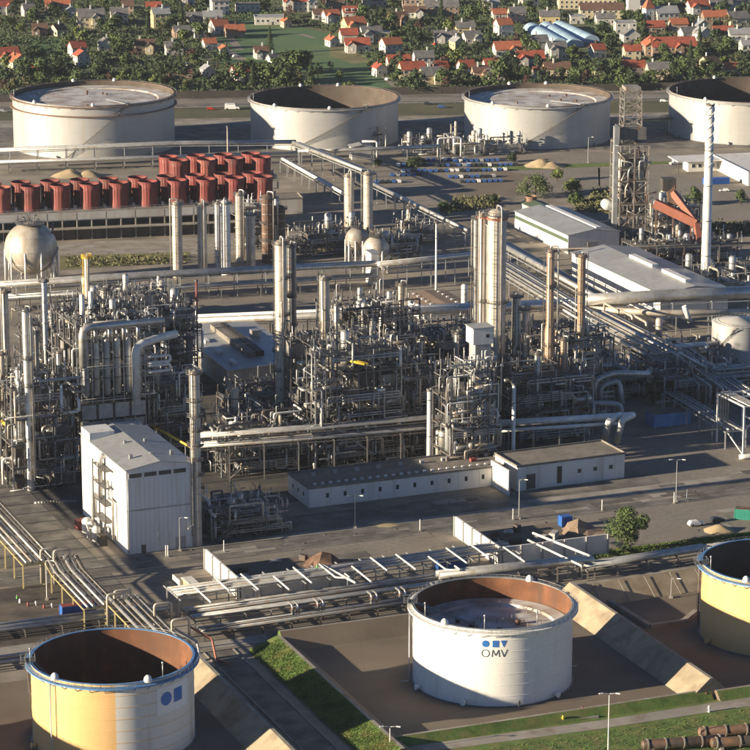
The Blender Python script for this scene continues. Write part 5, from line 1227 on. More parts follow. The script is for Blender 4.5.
for q, (x0, y0, n) in enumerate(rows):
    p = P(x0, y0, .05); d = Vector((math.cos(R(8)), math.sin(R(8)), 0))
    for i in range(n):
        k = rn.choice(['blue', 'blue', 'blue', 'dark', 'white', 'silver', 'dark'])
        place_car(k, p+d*i*2.55, R(98)+rn.uniform(-.03, .03), '%s parked car, %s from left in the %s of the lot' % ({'blue': 'blue', 'dark': 'dark', 'white': 'white', 'silver': 'silver'}[k], nm_[i], rlab[q]), 'cars parked in rows on the yard lot')
def container(label, p, rz, L, Wd, H, m, topm=None, name='container'):
    r = thing(name, label, 'container', p, rz); MB().box((0, 0, 0), (L, Wd, H), 0, .12).build('body', M[m], r)
    b = MB()
    for i in range(int(L/.5)): 
        for s_ in (-1, 1): b.box((-L/2+.25+i*.5, s_*(Wd/2+.03), 0), (.22, .07, H-.3), 0, .27)
    b.build('corrugation', M[m], r, kind='stuff')
    for x in (-L/2, L/2):
        for s_ in (-1, 1): MB().box((x, s_*Wd/2, 0), (.2, .2, H+.1), 0, .06).build('corner_post', M[m], r)
    MB().box((0, 0, 0), (L-.25, Wd-.25, .1), 0, H+.121).build('top', M[topm or m], r); MB().box((L/2+.04, 0, 0), (.08, Wd-.5, H-.4), 0, .3).build('door', M[m], r)
    return r
container('blue container with rusty red top beside the diagonal rack, left', P(78, 616), GA, 9, 2.8, 3.2, 'blue_paint', 'red_paint')
container('blue container behind the white tank', P(451, 568), GA, 8.5, 2.6, 2.8, 'blue_paint')
container('green open skip with rusty load at the right edge', P(748, 519), R(-14), 7.5, 3, 3.0, 'green_paint', 'rusty_steel', 'skip')
container('small blue cabin at the end of the right pit', P(565, 527), GA, 3.2, 2.6, 3.2, 'blue_paint')
container('blue container parked below the gate house', P(716, 184), R(10), 12, 2.6, 2.8, 'blue_paint')
container('dark equipment skid in the shade right of the pipe loops', P(668, 424), GA, 13, 6, 4.2, 'rim_blue', 'steel_dark', 'equipment_skid')
container('long pale tank wagon box left of the ribbed pit', P(192, 590), GA+R(90), 9, 3, 2.2, 'wall_cream', 'wall_white', 'storage_box')
container('second pale box beside the first, left of the ribbed pit', P(181, 584), GA+R(90), 6, 2.6, 1.8, 'wall_white', 'concrete', 'storage_box')
def heap(label, px, py, r, h, m, seed=1):
    c = P(px, py); rd = random.Random(seed); b = MB(); n = 20
    vs = [(c.x, c.y, h)]
    for k, (q, zz) in enumerate(((.25, .8), (.5, .5), (.78, .18), (1, -.05))):
        for i in range(n): a = 2*math.pi*i/n; f = q*(1+rd.uniform(-.12, .12)); vs.append((c.x+r*f*math.cos(a), c.y+r*f*math.sin(a)*.8, h*zz+rd.uniform(-.06, .06)*h))
    fs = [(0, 1+i, 1+(i+1) % n) for i in range(n)]+[(1+k*n+i, 1+(k+1)*n+i, 1+(k+1)*n+(i+1) % n, 1+k*n+(i+1) % n) for k in range(3) for i in range(n)]
    b.add(vs, fs, True); tag(b.build('heap', M[m]), label, 'heap')
heap('sand heap on the yard near the green skip', 719, 531, 5, 2.0, 'sand'); heap('ochre sand pile beside the car rows, upper right', 541, 166, 9, 3.5, 'sand', 2); heap('ochre sand pile with two humps, upper right', 552, 167, 7, 2.6, 'sand', 3)
heap('low sand spill on the road verge before the long low building', 384, 524, 5, .5, 'sand', 4)
heap('straw coloured mound behind the red fan stacks', 70, 176, 9, 3.4, 'sand', 5); heap('second straw coloured mound behind the red fan stacks', 88, 176, 7, 2.8, 'sand', 6)
def lamp(label, px, pyb, pyt, arm=1, m='galvanised', base=True, rz=0):
    c = P(px, pyb); h = hz(pyb, pyt); r = thing('street_lamp', label, 'lamp', c, rz)
    MB().lathe([(.16, 0), (.1, h)], 8).build('pole', M[m], r)
    for s_ in ((1,) if arm == 1 else (1, -1)):
        MB().tube([(0, 0, h-.1), (0, 0, h+.3), (s_*1.5, -.5, h+.6)], .07, 6).build('arm', M[m], r); MB().box((s_*1.9, -.63, h+.6), (1.0, .4, .2), s_*R(-18)).build('lamp_head', M['frame_white'], r)
    if base: MB().box((0, 0, 0), (.9, .9, .6), 0, 0).build('base', M['concrete'], r)
lamp('double street lamp on the road verge, right of the low white building', 676, 502, 461, 2); lamp('street lamp before the gap between the two low buildings', 519, 519, 481, 1); lamp('street lamp before the long low building, left', 355, 528, 497, 2)
lamp('street lamp at the right corner of the white clad building', 180, 551, 519, 1); lamp('tall white lamp post at the bottom right of the grass', 608, 755, 695, 2, 'clad_white'); lamp('street lamp at the bottom beside the dark drain', 390, 752, 728, 2, 'clad_white')
lamp('lamp post inside the right tank yard with a long arm', 671, 598, 580, 1); lamp('lamp on the corner of the far yard beyond the guard rail', 588, 163, 138, 1); lamp('lamp post at the diagonal rack\'s top section', 47, 600, 562, 1, 'clad_white')
for k, (x, y) in enumerate(((602, 511), (674, 503.5), (687, 500.5), (420, 531), (513, 520), (166, 557), (168, 557), (224, 552))):
    r = thing('bollard', 'white marker post on the verge, %s from the left' % ('seventh', 'ninth', 'tenth', 'fifth', 'sixth', 'first', 'second', 'fourth')[k], 'post', P(x, y), group='white marker posts along the road')
    MB().lathe([(.14, 0), (.12, 3.4), (.01, 3.5)], 8).build('post', M['frame_white'], r); MB().box((0, 0, 0), (.6, .6, .4), 0, 0).build('base', M['concrete'], r)
for k in range(9): tag(MB().beam(ST(-30+k*3.6, -34.8, .0), ST(-30+k*3.6, -34.8, 1.3), .16).build('stake', M['frame_white']), 'short pale stake along the near edge of the white tank yard, left half', 'stake', 'stakes left on the near crest')
for k in range(9): tag(MB().beam(ST(6+k*3.6, -34.8, .0), ST(6+k*3.6, -34.8, 1.3), .16).build('stake', M['frame_white']), 'short pale stake along the near edge of the white tank yard, right half', 'stake', 'stakes right on the near crest')
# rusty horizontal tank barrels in the bottom right corner
for k, (px_, py_, L, m, lab) in enumerate(((643, 752, 19, 'rust_grey', 'rusty brown lying barrel at the bottom, leftmost of three'), (700, 739, 22, 'rusty_steel', 'rusty brown lying barrel with flanges, rear of the right two'), (712, 750, 24, 'rust_grey', 'dark grey lying barrel with pale end, front of the right two'))):
    if m not in M: mat('rust_grey', (.08, .065, .055), .6, .3, var=.3, scale=.5, dirt=(.2, .1, .05), damt=.4)
    c = P(px_, py_); r = thing('lying_barrel', lab, 'barrel', c, R(10)); MB().hcyl((0, 0, 1.7), (L, 0, 1.7), 1.2, 20).build('barrel', M[m], r)
    for i in range(5): 
        b = MB(); x = 1+(L-2)*i/4; vs = [(x+o, q*math.cos(2*math.pi*j/20), 1.7+q*math.sin(2*math.pi*j/20)) for o in (-.15, .15) for q in (1.205, 1.4) for j in range(20)]
        b.add(vs, [(20+j, 20+(j+1) % 20, 60+(j+1) % 20, 60+j) for j in range(20)]+[(j, (j+1) % 20, 20+(j+1) % 20, 20+j) for j in range(20)]+[(40+j, 60+j, 60+(j+1) % 20, 40+(j+1) % 20) for j in range(20)], False); b.build('flange', M['dark_clad'], r)
    for x in (2, L-2): MB().box((x, 0, 0), (.8, 2.6, .9), 0, 0).build('saddle', M['concrete'], r)
# small valve group and yellow hydrants in the grass
for k, (x, y, m) in enumerate(((563, 722, 'yellow_paint'), (582, 713, 'red_paint'), (373, 741, 'yellow_paint'), (386, 738, 'yellow_paint'), (706, 699, 'red_paint'), (709, 712, 'frame_white'), (519, 707, 'steel'), (62, 620, 'orange_paint'))):
    r = thing('hydrant', '%s hydrant post %s' % ({'yellow_paint': 'yellow', 'red_paint': 'red', 'frame_white': 'white', 'steel': 'dark', 'orange_paint': 'orange'}[m], ('on the concrete slab right of the white tank yard\'s front', 'beside the yellow one on the slab', 'at the foot of the grass bank, left one', 'at the foot of the grass bank, right one', 'on the verge at the lower right', 'just below the red one at lower right', 'in the sunlit front part of the white tank yard', 'beside the blue container at the left')[k]), 'hydrant', P(x, y, 0))
    MB().lathe([(.35, 0), (.35, .2), (.2, .25), (.2, 1.2), (.28, 1.25), (.2, 1.6), (.01, 1.7)], 10).build('barrel', M[m], r); MB().hcyl((-.35, 0, 1), (.35, 0, 1), .12, 8).build('outlet', M[m], r)
tag(MB().box(P(578, 716, .25), (9, 4, .5), R(15)).build('concrete_slab', M['concrete']), 'small concrete slab with valves on the front verge', 'slab')
# two workers in hi-vis vests
def person(label, p, rz, s=1.0):
    r = thing('person', label, 'person', p, rz)
    me = bpy.data.meshes.new('body'); sk = [(0, 0, .95), (0, 0, 1.2), (0, 0, 1.42), (0, 0, 1.53), (0, .01, 1.68), (.20, 0, 1.40), (.27, .05, 1.12), (.25, .2, .93), (-.20, 0, 1.40), (-.28, -.03, 1.13), (-.27, .08, .88), (.10, 0, .90), (.13, .05, .5), (.14, 0, .06), (.14, .16, .04), (-.10, 0, .90), (-.13, -.03, .5), (-.14, -.1, .06), (-.14, .05, .04)]
    ed = [(0, 1), (1, 2), (2, 3), (3, 4), (2, 5), (5, 6), (6, 7), (2, 8), (8, 9), (9, 10), (0, 11), (11, 12), (12, 13), (13, 14), (0, 15), (15, 16), (16, 17), (17, 18)]
    rad = [.15, .14, .15, .06, .11, .07, .05, .04, .07, .05, .04, .09, .065, .05, .04, .09, .065, .05, .04]
    me.from_pydata(sk, ed, []); me.materials.append(M['navy_cloth']); o = bpy.data.objects.new('body', me); C.objects.link(o); o.parent = r
    sm = o.modifiers.new('skin', 'SKIN')
    for i, v in enumerate(me.skin_vertices[0].data): v.radius = (rad[i], rad[i]); v.use_root = i == 0
    o.modifiers.new('sub', 'SUBSURF').render_levels = 1
    MB().lathe([(.19, .92), (.20, 1.1), (.22, 1.38), (.12, 1.5)], 14).build('vest', M['hivis'], r); MB().lathe([(.15, 1.70), (.135, 1.78), (.08, 1.85), (.01, 1.87)], 12).build('helmet', M['frame_white'], r)
    MB().ball((0, .05, 1.66), .105, 10, 8).build('face', M['skin'], r)
person('worker in green hi-vis vest on the pit edge, lower centre', P(317, 571, 5.6), R(160)); person('worker in green hi-vis vest at the left under the pipe rack', P(17, 602), R(200))
for k in range(6): tag(MB().lathe([(.3, 0), (.3, .9), (.1, 1.2), (.01, 1.2)], 8, P(20+k*8, 603+(k % 2)*2+k*1.1)).build('marker_cone', M['red_paint' if k % 2 else 'frame_white']), '%s marker cone on the dirt yard at the left, %s from the left' % (('red' if k % 2 else 'white'), nm_[k]), 'cone', 'marker cones by the diagonal rack')
# stones bordering the corner island by the white building
for k in range(14): c = P(36+k*3.0, 503-k*.12+abs(k-7)*.1); tag(MB().ball((c.x, c.y, .25), .55, 7, 5, .7).build('kerb_stone', M['line_white' if k < 3 else 'concrete']), 'pale rounded stone in the curved row on the corner island', 'stone', 'stones edging the corner island')

# ================================================================ TREES
def leaf_crown(seed, w, h, n, leaf, lobes=7, trunk=.25, mname='leaf_mid'):
    rd = random.Random(seed); b = MB(); L = []
    for i in range(lobes):
        a = rd.uniform(0, 6.28); q = rd.uniform(.12, .38)*w; z = h*(trunk+rd.uniform(.12, .72)*(1-trunk)); L.append((q*math.cos(a), q*math.sin(a), z, rd.uniform(.11, .30)*w*(1.15-.5*z/h)))
    L.append((w*.04, 0, h*.80, .19*w)); L.append((0, 0, h*.50, .29*w))
    for i in range(n):
        x0, y0, z0, r0 = rd.choice(L); u = Vector((rd.gauss(0, 1), rd.gauss(0, 1), rd.gauss(0, 1))).normalized(); p = Vector((x0, y0, z0))+u*r0*(rd.random()**.4)*Vector((1, 1, 1)).x
        p.z = z0+(p.z-z0)*.85
        nn = (u+Vector((rd.uniform(-.8, .8), rd.uniform(-.8, .8), rd.uniform(-.3, 1)))).normalized(); t = nn.cross(Vector((rd.random(), rd.random(), rd.random()))).normalized(); s = nn.cross(t); k = leaf*rd.uniform(.6, 1.3)
        b.add([p+t*k, p+s*k*.8, p-t*k, p-s*k*.8], [(0, 1, 2, 3)])
    tr = MB(); tr.tube([(0, 0, 0), (w*.02, 0, h*.3), (0, w*.02, h*.62)], w*.028, 7)
    tr = MB(); tr.lathe([(w*.045, 0), (w*.03, h*.12), (w*.022, h*.4), (w*.01, h*.7)], 8)
    for i in range(5):
        x0, y0, z0, r0 = L[i]; tr.beam((0, 0, h*(.2+.05*i)), (x0*.8, y0*.8, z0), w*.016)
    return b, tr
TP = []
for i, (w, h, mm, n) in enumerate(((9, 9, 'leaf_mid', 520), (11, 10, 'leaf_dark', 620), (8, 11, 'leaf_dark', 520), (10, 8, 'leaf_light', 520), (7, 8, 'leaf_olive', 420), (12, 12, 'leaf_mid', 700), (6, 7, 'leaf_purple', 360))):
    b, tr = leaf_crown(100+i, w, h, n, w*.055, mname=mm); TP.append((b.mesh('crown', [M[mm]]), tr.mesh('trunk', [M['bark']]), w, h, mm))
b = MB(); rd = random.Random(9)
for i in range(560):                             # a conifer
    z = rd.random()**1.3; a = rd.uniform(0, 6.28); q = (1-z)*2.4*rd.uniform(.5, 1); p = Vector((q*math.cos(a), q*math.sin(a), 1.5+z*11)); t = Vector((math.cos(a), math.sin(a), -.5)).normalized(); s = Vector((-math.sin(a), math.cos(a), 0))
    b.add([p-t*.5, p+s*.3, p+t*.6, p-s*.3], [(0, 1, 2, 3)])
TP.append((b.mesh('crown', [M['leaf_dark']]), MB().lathe([(.25, 0), (.05, 11)], 7).mesh('trunk', [M['bark']]), 5, 13, 'leaf_dark'))
CN = {'leaf_mid': 'mid green', 'leaf_dark': 'dark green', 'leaf_light': 'light green', 'leaf_olive': 'olive green', 'leaf_purple': 'purple brown'}
def tree(k, p, sc, rz, label, group, name=None):
    cm, tm, w, h, mm = TP[k]; r = thing(name or ('conifer_tree' if k == 7 else 'leafy_tree'), label, 'tree', p, rz, group); r.scale = (sc*1.05, sc*1.05, sc)
    inst(cm, 'crown', r, (0, 0, 0)); inst(tm, 'trunk', r, (0, 0, 0)); return r
def big_tree(label, px, pyb, pyt, wpx, mm, seed, n=7000, leaf=.27):
    c = P(px, pyb); w = wpx*mpp(pyb); h = hz(pyb, pyt); r = thing('leafy_tree', label, 'tree', c, .4)
    b, tr = leaf_crown(seed, w*1.08, h*.95, n, leaf, 17, .16); b.build('crown', M[mm], r); tr.build('trunk', M['bark'], r)
big_tree('round green tree standing alone by the right pit', 627, 552, 500, 41, 'leaf_mid', 3)
for k, (x, yb, yt, w, mm, l) in enumerate(((535, 198, 171, 36, 'leaf_mid', 'broad tree left of the striped warehouse'), (512, 162, 152, 10, 'leaf_dark', 'small dark bush in front of the third big tank'), (557, 181, 166, 14, 'leaf_light', 'light small tree right of the sand piles'), (572, 192, 178, 20, 'leaf_light', 'light tree behind the striped warehouse'),
        (576, 204, 192, 18, 'leaf_mid', 'bushy tree over the pale round tank beside the warehouse'), (692, 205, 184, 20, 'leaf_mid', 'tree right of the orange gallery'), (740, 204, 186, 14, 'leaf_mid', 'tree near the right edge below the blue container'),
        (446, 216, 198, 14, 'leaf_dark', 'dark shrub tree in the scrub above the twin columns'), (494, 205, 192, 12, 'leaf_dark', 'dark shrub right of the scrub patch'), (415, 166, 158, 24, 'leaf_dark', 'dark hedge tree among the car rows'), (377, 166, 158, 8, 'leaf_light', 'light bush left of the car rows'))):
    big_tree(l, x, yb, yt, w, mm, 40+k, 1500, .42 if w > 15 else .3)
# scrub in the works
rd = random.Random(12); b = MB()
for area, n in ((((446, 213), (497, 208), (500, 198), (455, 198)), 900), (((590, 205), (618, 205), (618, 190), (590, 190)), 420), (((66, 268), (186, 264), (186, 256), (66, 258)), 500), (((690, 236), (760, 236), (760, 224), (690, 222)), 900), (((575, 212), (612, 214), (612, 200), (575, 200)), 600)):
    for i in range(n):
        u, v = rd.random(), rd.random(); a, b_, c_, d_ = area
        x = (a[0]*(1-u)+b_[0]*u)*(1-v)+(d_[0]*(1-u)+c_[0]*u)*v; y = (a[1]*(1-u)+b_[1]*u)*(1-v)+(d_[1]*(1-u)+c_[1]*u)*v
        p = P(x, y, 0); p.z = rd.random()**2*1.6+.2; t = Vector((rd.gauss(0, 1), rd.gauss(0, 1), rd.gauss(0, 1))).normalized()*.6; s = t.cross(Vector((rd.random(), rd.random(), .3))).normalized()*.5
        b.add([p+t, p+s, p-t, p-s], [(0, 1, 2, 3)])
tag(b.build('scrub', M['leaf_olive']), 'low scrub growing on the waste ground inside the works', None, None, 'stuff')
# grass blades on the near banks: sampled patches
gb = MB(); rd = random.Random(13)
def tuft(p, k=.35):
    for i in range(2):
        a = rd.uniform(0, 3.14); d = Vector((math.cos(a), math.sin(a), 0))*k*.5; q = Vector((rd.uniform(-.2, .2), rd.uniform(-.2, .2), k*rd.uniform(.8, 1.5))); gb.add([p-d, p+d, p+d*.3+q, p-d*.3+q], [(0, 1, 2, 3)])
for i in range(9000):
    s, t = rd.uniform(-52, -44), rd.uniform(-46, 34); z = (s+52.2)/8.5*2.7; tuft(ST(s, t, max(.02, z-.05)), .2)
for i in range(9000):
    s, t = rd.uniform(-50, 110), rd.uniform(-89, -47.5); 
    tuft(ST(s, t, .02), .2)
for i in range(3000): tuft(ST(rd.uniform(41, 130), rd.uniform(69, 74), .05), .3)
tag(gb.build('grass_tufts', M['grass']), 'rough grass on the banks and verges beside the tank yards', None, None, 'stuff')

# ================================================================ THE TOWN
RC = {'r': 'roof_red', 'o': 'roof_orange', 'b': 'roof_brown', 'g': 'roof_grey', 'm': 'roof_metal'}; RN = {'r': 'red', 'o': 'orange', 'b': 'brown', 'g': 'grey', 'm': 'pale metal'}
WCc = {'w': 'wall_render', 'c': 'wall_cream', 'y': 'wall_yellow', 'p': 'wall_pink', 'b': 'wall_brown'}; WN = {'w': 'white', 'c': 'cream', 'y': 'yellow', 'p': 'pinkish', 'b': 'brown'}
MC = {}
def cm(key, fn):
    if key not in MC: MC[key] = fn()
    return MC[key]
wfm = MB().box((0, 0, 0), (1.3, .12, 1.5)).mesh('window', [M['frame_white']]); wpm = MB().box((0, -.08, 0), (1.05, .06, 1.25)).mesh('pane', [M['window_glass']])
drm = MB().box((0, 0, 1.05), (1.1, .14, 2.1)).mesh('door', [M['door_dark']])
hc = 0
HOUSEPX = []
def house(px, py, wpx, d=9, roof='r', wall='w', h=5.2, rz=20, flip=False, rise=None, label='', flat=False, chim=1, dormer=0, stor=None, name='house'):
    """px,py: middle of the foot of the wall nearest the camera; wpx: width in photo pixels"""
    w = wpx*mpp(py)*.93; d *= .95; c = P(px, py); a = R(rz); o = Vector((-w/2*math.cos(a), -w/2*math.sin(a), 0)); rd = random.Random(int(px*31+py))
    HOUSEPX.append((px, py, wpx)); rise = rise if rise is not None else min(4.6, (d if not flip else w)*.36)
    if flat: rise = 0
    lab = label or '%s %s house with %s roof' % (WN[wall], 'gable fronted' if flip else 'low', RN[roof])
    r, wl, rf = shed(lab, c+o, a, w, d, h, rise, WCc[wall], RC[roof], .5, 'y' if flip else 'x', 'house', name=name)
    n = max(2, int(w/3.2)); st = stor or max(1, int(h/2.7))
    for s in range(st):
        z = h*(s+.55)/st
        for i in range(n):
            if s == 0 and i == n//2: continue
            f = inst(wfm, 'window', wl, (w*(i+.5)/n, -.04, z)); inst(wpm, 'pane', f, (0, 0, 0))
        m = max(1, int(d/3.6))
        for i in range(m): f = inst(wfm, 'window', wl, (-.04, d*(i+.5)/m, z), R(-90)); inst(wpm, 'pane', f, (0, 0, 0))
    inst(drm, 'door', r, (w*(n//2+.5)/n, -.05, 0))
    for i in range(chim): x = w*rd.uniform(.25, .75); y = d*rd.uniform(.4, .6); MB().box((x, y, 0), (.8, .8, rise*1.0+1.8), 0, h+.4).build('chimney', M['roof_brown' if roof in 'ro' else 'wall_white'], rf)
    if wpx > 13 and not flat and not dormer and not flip and rd.random() < .5:      # a cross wing with its own gable
        ww = min(5.2, w*.42); x0 = w*rd.choice([.06, .5]); hh = h*.96; rg = ww*.42
        g = MB(); pf = [(x0, 0), (x0+ww, 0), (x0+ww, hh), (x0+ww/2, hh+rg), (x0, hh)]; vs = [(x, -2.6, z) for x, z in pf]+[(x, 2.0, z) for x, z in pf]
        g.add(vs, [(0, 1, 2, 3, 4), (9, 8, 7, 6, 5)]+[(i, i+5, (i+1) % 5+5, (i+1) % 5) for i in range(5)], False); wg = g.build('wing', M[WCc[wall]], r)
        g = MB()
        for sg in (-1, 1):
            xa = x0+ww/2+sg*(ww/2+.35); za = hh-.29+.1; vs = [(xa, -3.0, za), (x0+ww/2, -3.0, hh+rg+.1), (x0+ww/2, 3.6, hh+rg+.1), (xa, 3.6, za)]; vs += [(x, y, z+.18) for x, y, z in vs]
            g.add(vs, [(0, 1, 2, 3), (7, 6, 5, 4), (0, 4, 5, 1), (1, 5, 6, 2), (2, 6, 7, 3), (3, 7, 4, 0)], False)
        g.build('wing_roof', M[RC[roof]], wg); f = inst(wfm, 'window', wg, (x0+ww/2, -2.66, hh*.5)); 
    for i in range(dormer):
        x = w*(i+.5)/dormer; q = MB().box((x, d*.16, 0), (2.0, 2.8, 2.0), 0, h+.35).build('dormer', M[WCc[wall]], rf); MB().box((x, d*.16-1.45, h+1.4), (1.2, .1, 1.1)).build('dormer_window', M['window_glass'], rf)
    return r
H = [  # px, py(foot), width px, depth, roof, wall, height, rz, flip, extra
 (6, 15, 17, 10, 'r', 'w', 6, 20, 0), (30, 17, 12, 10, 'g', 'w', 5, 20, 0), (58, 12, 26, 10, 'o', 'p', 5, 8, 0), (72, 17, 10, 8, 'm', 'w', 4, 12, 1), (92, 28, 28, 14, 'g', 'c', 7, 12, 0), (120, 24, 18, 12, 'g', 'w', 6, 10, 0),
 (80, 58, 16, 10, 'r', 'w', 6, 24, 0), (84, 66, 14, 9, 'r', 'w', 6, 24, 1), (10, 66, 22, 12, 'r', 'w', 6, 20, 0), (22, 72, 20, 12, 'o', 'c', 6, 30, 1), (30, 78, 16, 10, 'r', 'b', 5, 12, 0), (62, 36, 12, 9, 'b', 'c', 4, 40, 0), (40, 36, 16, 9, 'b', 'b', 4, 8, 0), (106, 52, 14, 9, 'g', 'w', 5, 12, 1),
 (128, 15, 12, 9, 'b', 'p', 6, 8, 0), (154, 15, 16, 9, 'r', 'w', 5, 8, 0), (162, 28, 18, 10, 'm', 'y', 9, 16, 0), (188, 5, 14, 9, 'r', 'w', 5, 8, 0), (221, 15, 18, 11, 'g', 'w', 9, 14, 0), (196, 24, 18, 9, 'g', 'w', 4, 8, 0), (213, 26, 20, 9, 'm', 'w', 6, 8, 0),
 (222, 34, 17, 11, 'o', 'w', 5, 26, 0), (236, 38, 20, 11, 'o', 'b', 4, 12, 0), (200, 38, 12, 9, 'm', 'w', 4, 28, 1), (183, 38, 18, 9, 'g', 'b', 4, 18, 0), (145, 54, 20, 9, 'b', 'c', 5, 8, 0), (175, 56, 18, 9, 'g', 'w', 5, 12, 0), (211, 50, 13, 8, 'o', 'w', 4, 18, 0), (226, 56, 9, 8, 'o', 'w', 4, 18, 1),
 (243, 82, 18, 10, 'r', 'w', 5, 20, 0), (183, 80, 20, 9, 'b', 'b', 4, 8, 0), (210, 77, 12, 8, 'm', 'w', 4, 24, 1), (296, 12, 26, 12, 'r', 'w', 7, 6, 0), (313, 12, 10, 9, 'm', 'w', 7, 14, 1), (342, 10, 32, 12, 'b', 'b', 6, 6, 0), (270, 25, 32, 10, 'm', 'w', 5, 6, 0, 'flat'), (288, 28, 9, 8, 'o', 'p', 4, 20, 1),
 (318, 20, 9, 8, 'b', 'w', 4, 10, 0), (333, 23, 16, 9, 'o', 'w', 5, 20, 0), (353, 20, 20, 10, 'r', 'w', 5, 8, 0, 'dormer'), (357, 34, 22, 12, 'o', 'y', 6, 22, 0), (350, 43, 18, 10, 'r', 'w', 5, 12, 0), (335, 47, 11, 9, 'o', 'w', 4, 24, 1), (358, 53, 26, 10, 'r', 'w', 5, 6, 0), (262, 59, 14, 9, 'b', 'w', 4, 12, 0), (277, 67, 12, 9, 'g', 'w', 4, 30, 0), (246, 80, 14, 9, 'r', 'c', 4, 10, 0),
 (248, 12, 26, 8, 'g', 'w', 5, 6, 0, 'flat'), (373, 43, 22, 11, 'g', 'w', 6, 16, 0), (383, 43, 18, 8, 'm', 'y', 6, 6, 0, 'flat'), (394, 56, 20, 10, 'o', 'w', 7, 24, 0), (400, 73, 24, 11, 'r', 'w', 6, 10, 0), (382, 77, 12, 9, 'r', 'w', 5, 20, 1), (414, 80, 26, 11, 'r', 'c', 6, 14, 0), (425, 68, 20, 10, 'g', 'w', 6, 12, 0), (434, 84, 24, 11, 'g', 'c', 5, 14, 0),
 (443, 74, 13, 9, 'r', 'p', 4, 18, 0), (446, 43, 24, 9, 'g', 'w', 4, 6, 0), (460, 50, 12, 8, 'm', 'y', 5, 28, 1), (400, 26, 18, 10, 'b', 'b', 5, 20, 0), (428, 6, 24, 10, 'r', 'c', 6, 6, 0), (442, 16, 36, 12, 'g', 'b', 6, 5, 0), (412, 10, 16, 10, 'm', 'p', 7, 10, 1), (375, 7, 26, 8, 'g', 'w', 4, 6, 0), (466, 34, 20, 10, 'g', 'y', 4, 10, 0), (415, 18, 22, 9, 'b', 'w', 4, 6, 0),
 (469, 76, 16, 10, 'r', 'w', 5, 18, 0), (482, 81, 18, 9, 'b', 'p', 5, 12, 0), (474, 44, 18, 10, 'g', 'w', 4, 16, 0), (518, 24, 17, 10, 'g', 'p', 7, 10, 0), (550, 24, 21, 10, 'g', 'y', 5, 5, 0), (506, 36, 16, 10, 'o', 'w', 7, 20, 0), (541, 50, 17, 10, 'g', 'w', 5, 14, 0), (558, 60, 20, 10, 'g', 'w', 7, 12, 0), (509, 58, 28, 12, 'o', 'w', 5, 10, 0), (531, 67, 30, 11, 'r', 'w', 5, 8, 0),
 (558, 76, 28, 10, 'b', 'c', 4, 6, 0), (600, 58, 14, 9, 'r', 'w', 5, 20, 0), (493, 72, 16, 9, 'r', 'w', 4, 12, 0), (578, 24, 16, 8, 'm', 'w', 5, 8, 0, 'flat'), (612, 8, 12, 10, 'm', 'w', 7, 8, 0), (626, 34, 22, 9, 'm', 'w', 7, 6, 0, 'flat'), (600, 77, 12, 8, 'b', 'c', 4, 8, 0), (633, 61, 17, 9, 'r', 'c', 6, 8, 0), (635, 78, 24, 10, 'r', 'w', 6, 10, 0), (659, 80, 22, 10, 'g', 'c', 6, 8, 0),
 (668, 24, 24, 11, 'm', 'w', 7, 14, 0), (632, 43, 18, 10, 'g', 'w', 5, 12, 1), (655, 33, 22, 9, 'r', 'b', 4, 8, 0), (680, 32, 18, 9, 'o', 'p', 5, 12, 0), (704, 32, 16, 9, 'm', 'c', 4, 16, 1), (692, 41, 20, 9, 'g', 'w', 5, 20, 0), (706, 42, 18, 9, 'm', 'w', 5, 28, 1), (724, 40, 22, 9, 'r', 'w', 5, 6, 0), (742, 42, 26, 9, 'm', 'w', 5, 6, 0), (716, 26, 26, 10, 'o', 'b', 6, 8, 0), (740, 26, 22, 11, 'g', 'c', 5, 18, 0),
 (700, 14, 22, 10, 'r', 'w', 5, 16, 0), (722, 12, 24, 10, 'g', 'w', 5, 12, 0), (742, 10, 24, 10, 'g', 'w', 6, 14, 0), (714, 70, 16, 10, 'b', 'c', 4, 30, 0), (733, 76, 16, 9, 'o', 'w', 4, 14, 0), (747, 55, 10, 9, 'm', 'w', 6, 10, 0), (690, 8, 14, 9, 'm', 'w', 5, 14, 0), (640, 10, 20, 10, 'g', 'w', 6, 8, 0), (492, 10, 16, 9, 'm', 'w', 5, 10, 0), (530, 8, 20, 9, 'g', 'w', 6, 10, 0), (500, 20, 14, 8, 'o', 'w', 4, 10, 0), (606, 26, 20, 9, 'g', 'w', 5, 6, 0), (540, 80, 12, 8, 'r', 'w', 4, 8, 0), (497, 82, 18, 9, 'g', 'w', 4, 10, 0)]
def zone(px):
    Z = [(25, 'above first tank, far left'), (60, 'above first tank, left part'), (100, 'above first tank, middle'), (140, 'above first tank, right part'), (180, "at first tank's right edge"), (215, 'behind the white van'), (250, 'left of the open field'), (300, 'above second tank, left part'), (345, 'right side of the field'), (385, 'above second tank, right part'), (425, 'left of the second gap'), (460, 'right of the second gap'), (500, 'above third tank, left part'), (550, 'above third tank, middle'), (605, 'above third tank, right part'), (650, 'above the open tower'), (700, 'above fourth tank, left part'), (999, "in the town's right corner")]
    return next(t for l, t in Z if px < l)
def depthw(py): return 'top row' if py < 10 else 'far row' if py < 22 else 'upper middle row' if py < 36 else 'middle row' if py < 50 else 'lower middle row' if py < 64 else 'near row' if py < 77 else 'nearest row'
seen = set(); sizes = ['', 'long ', 'small ', 'tall ']
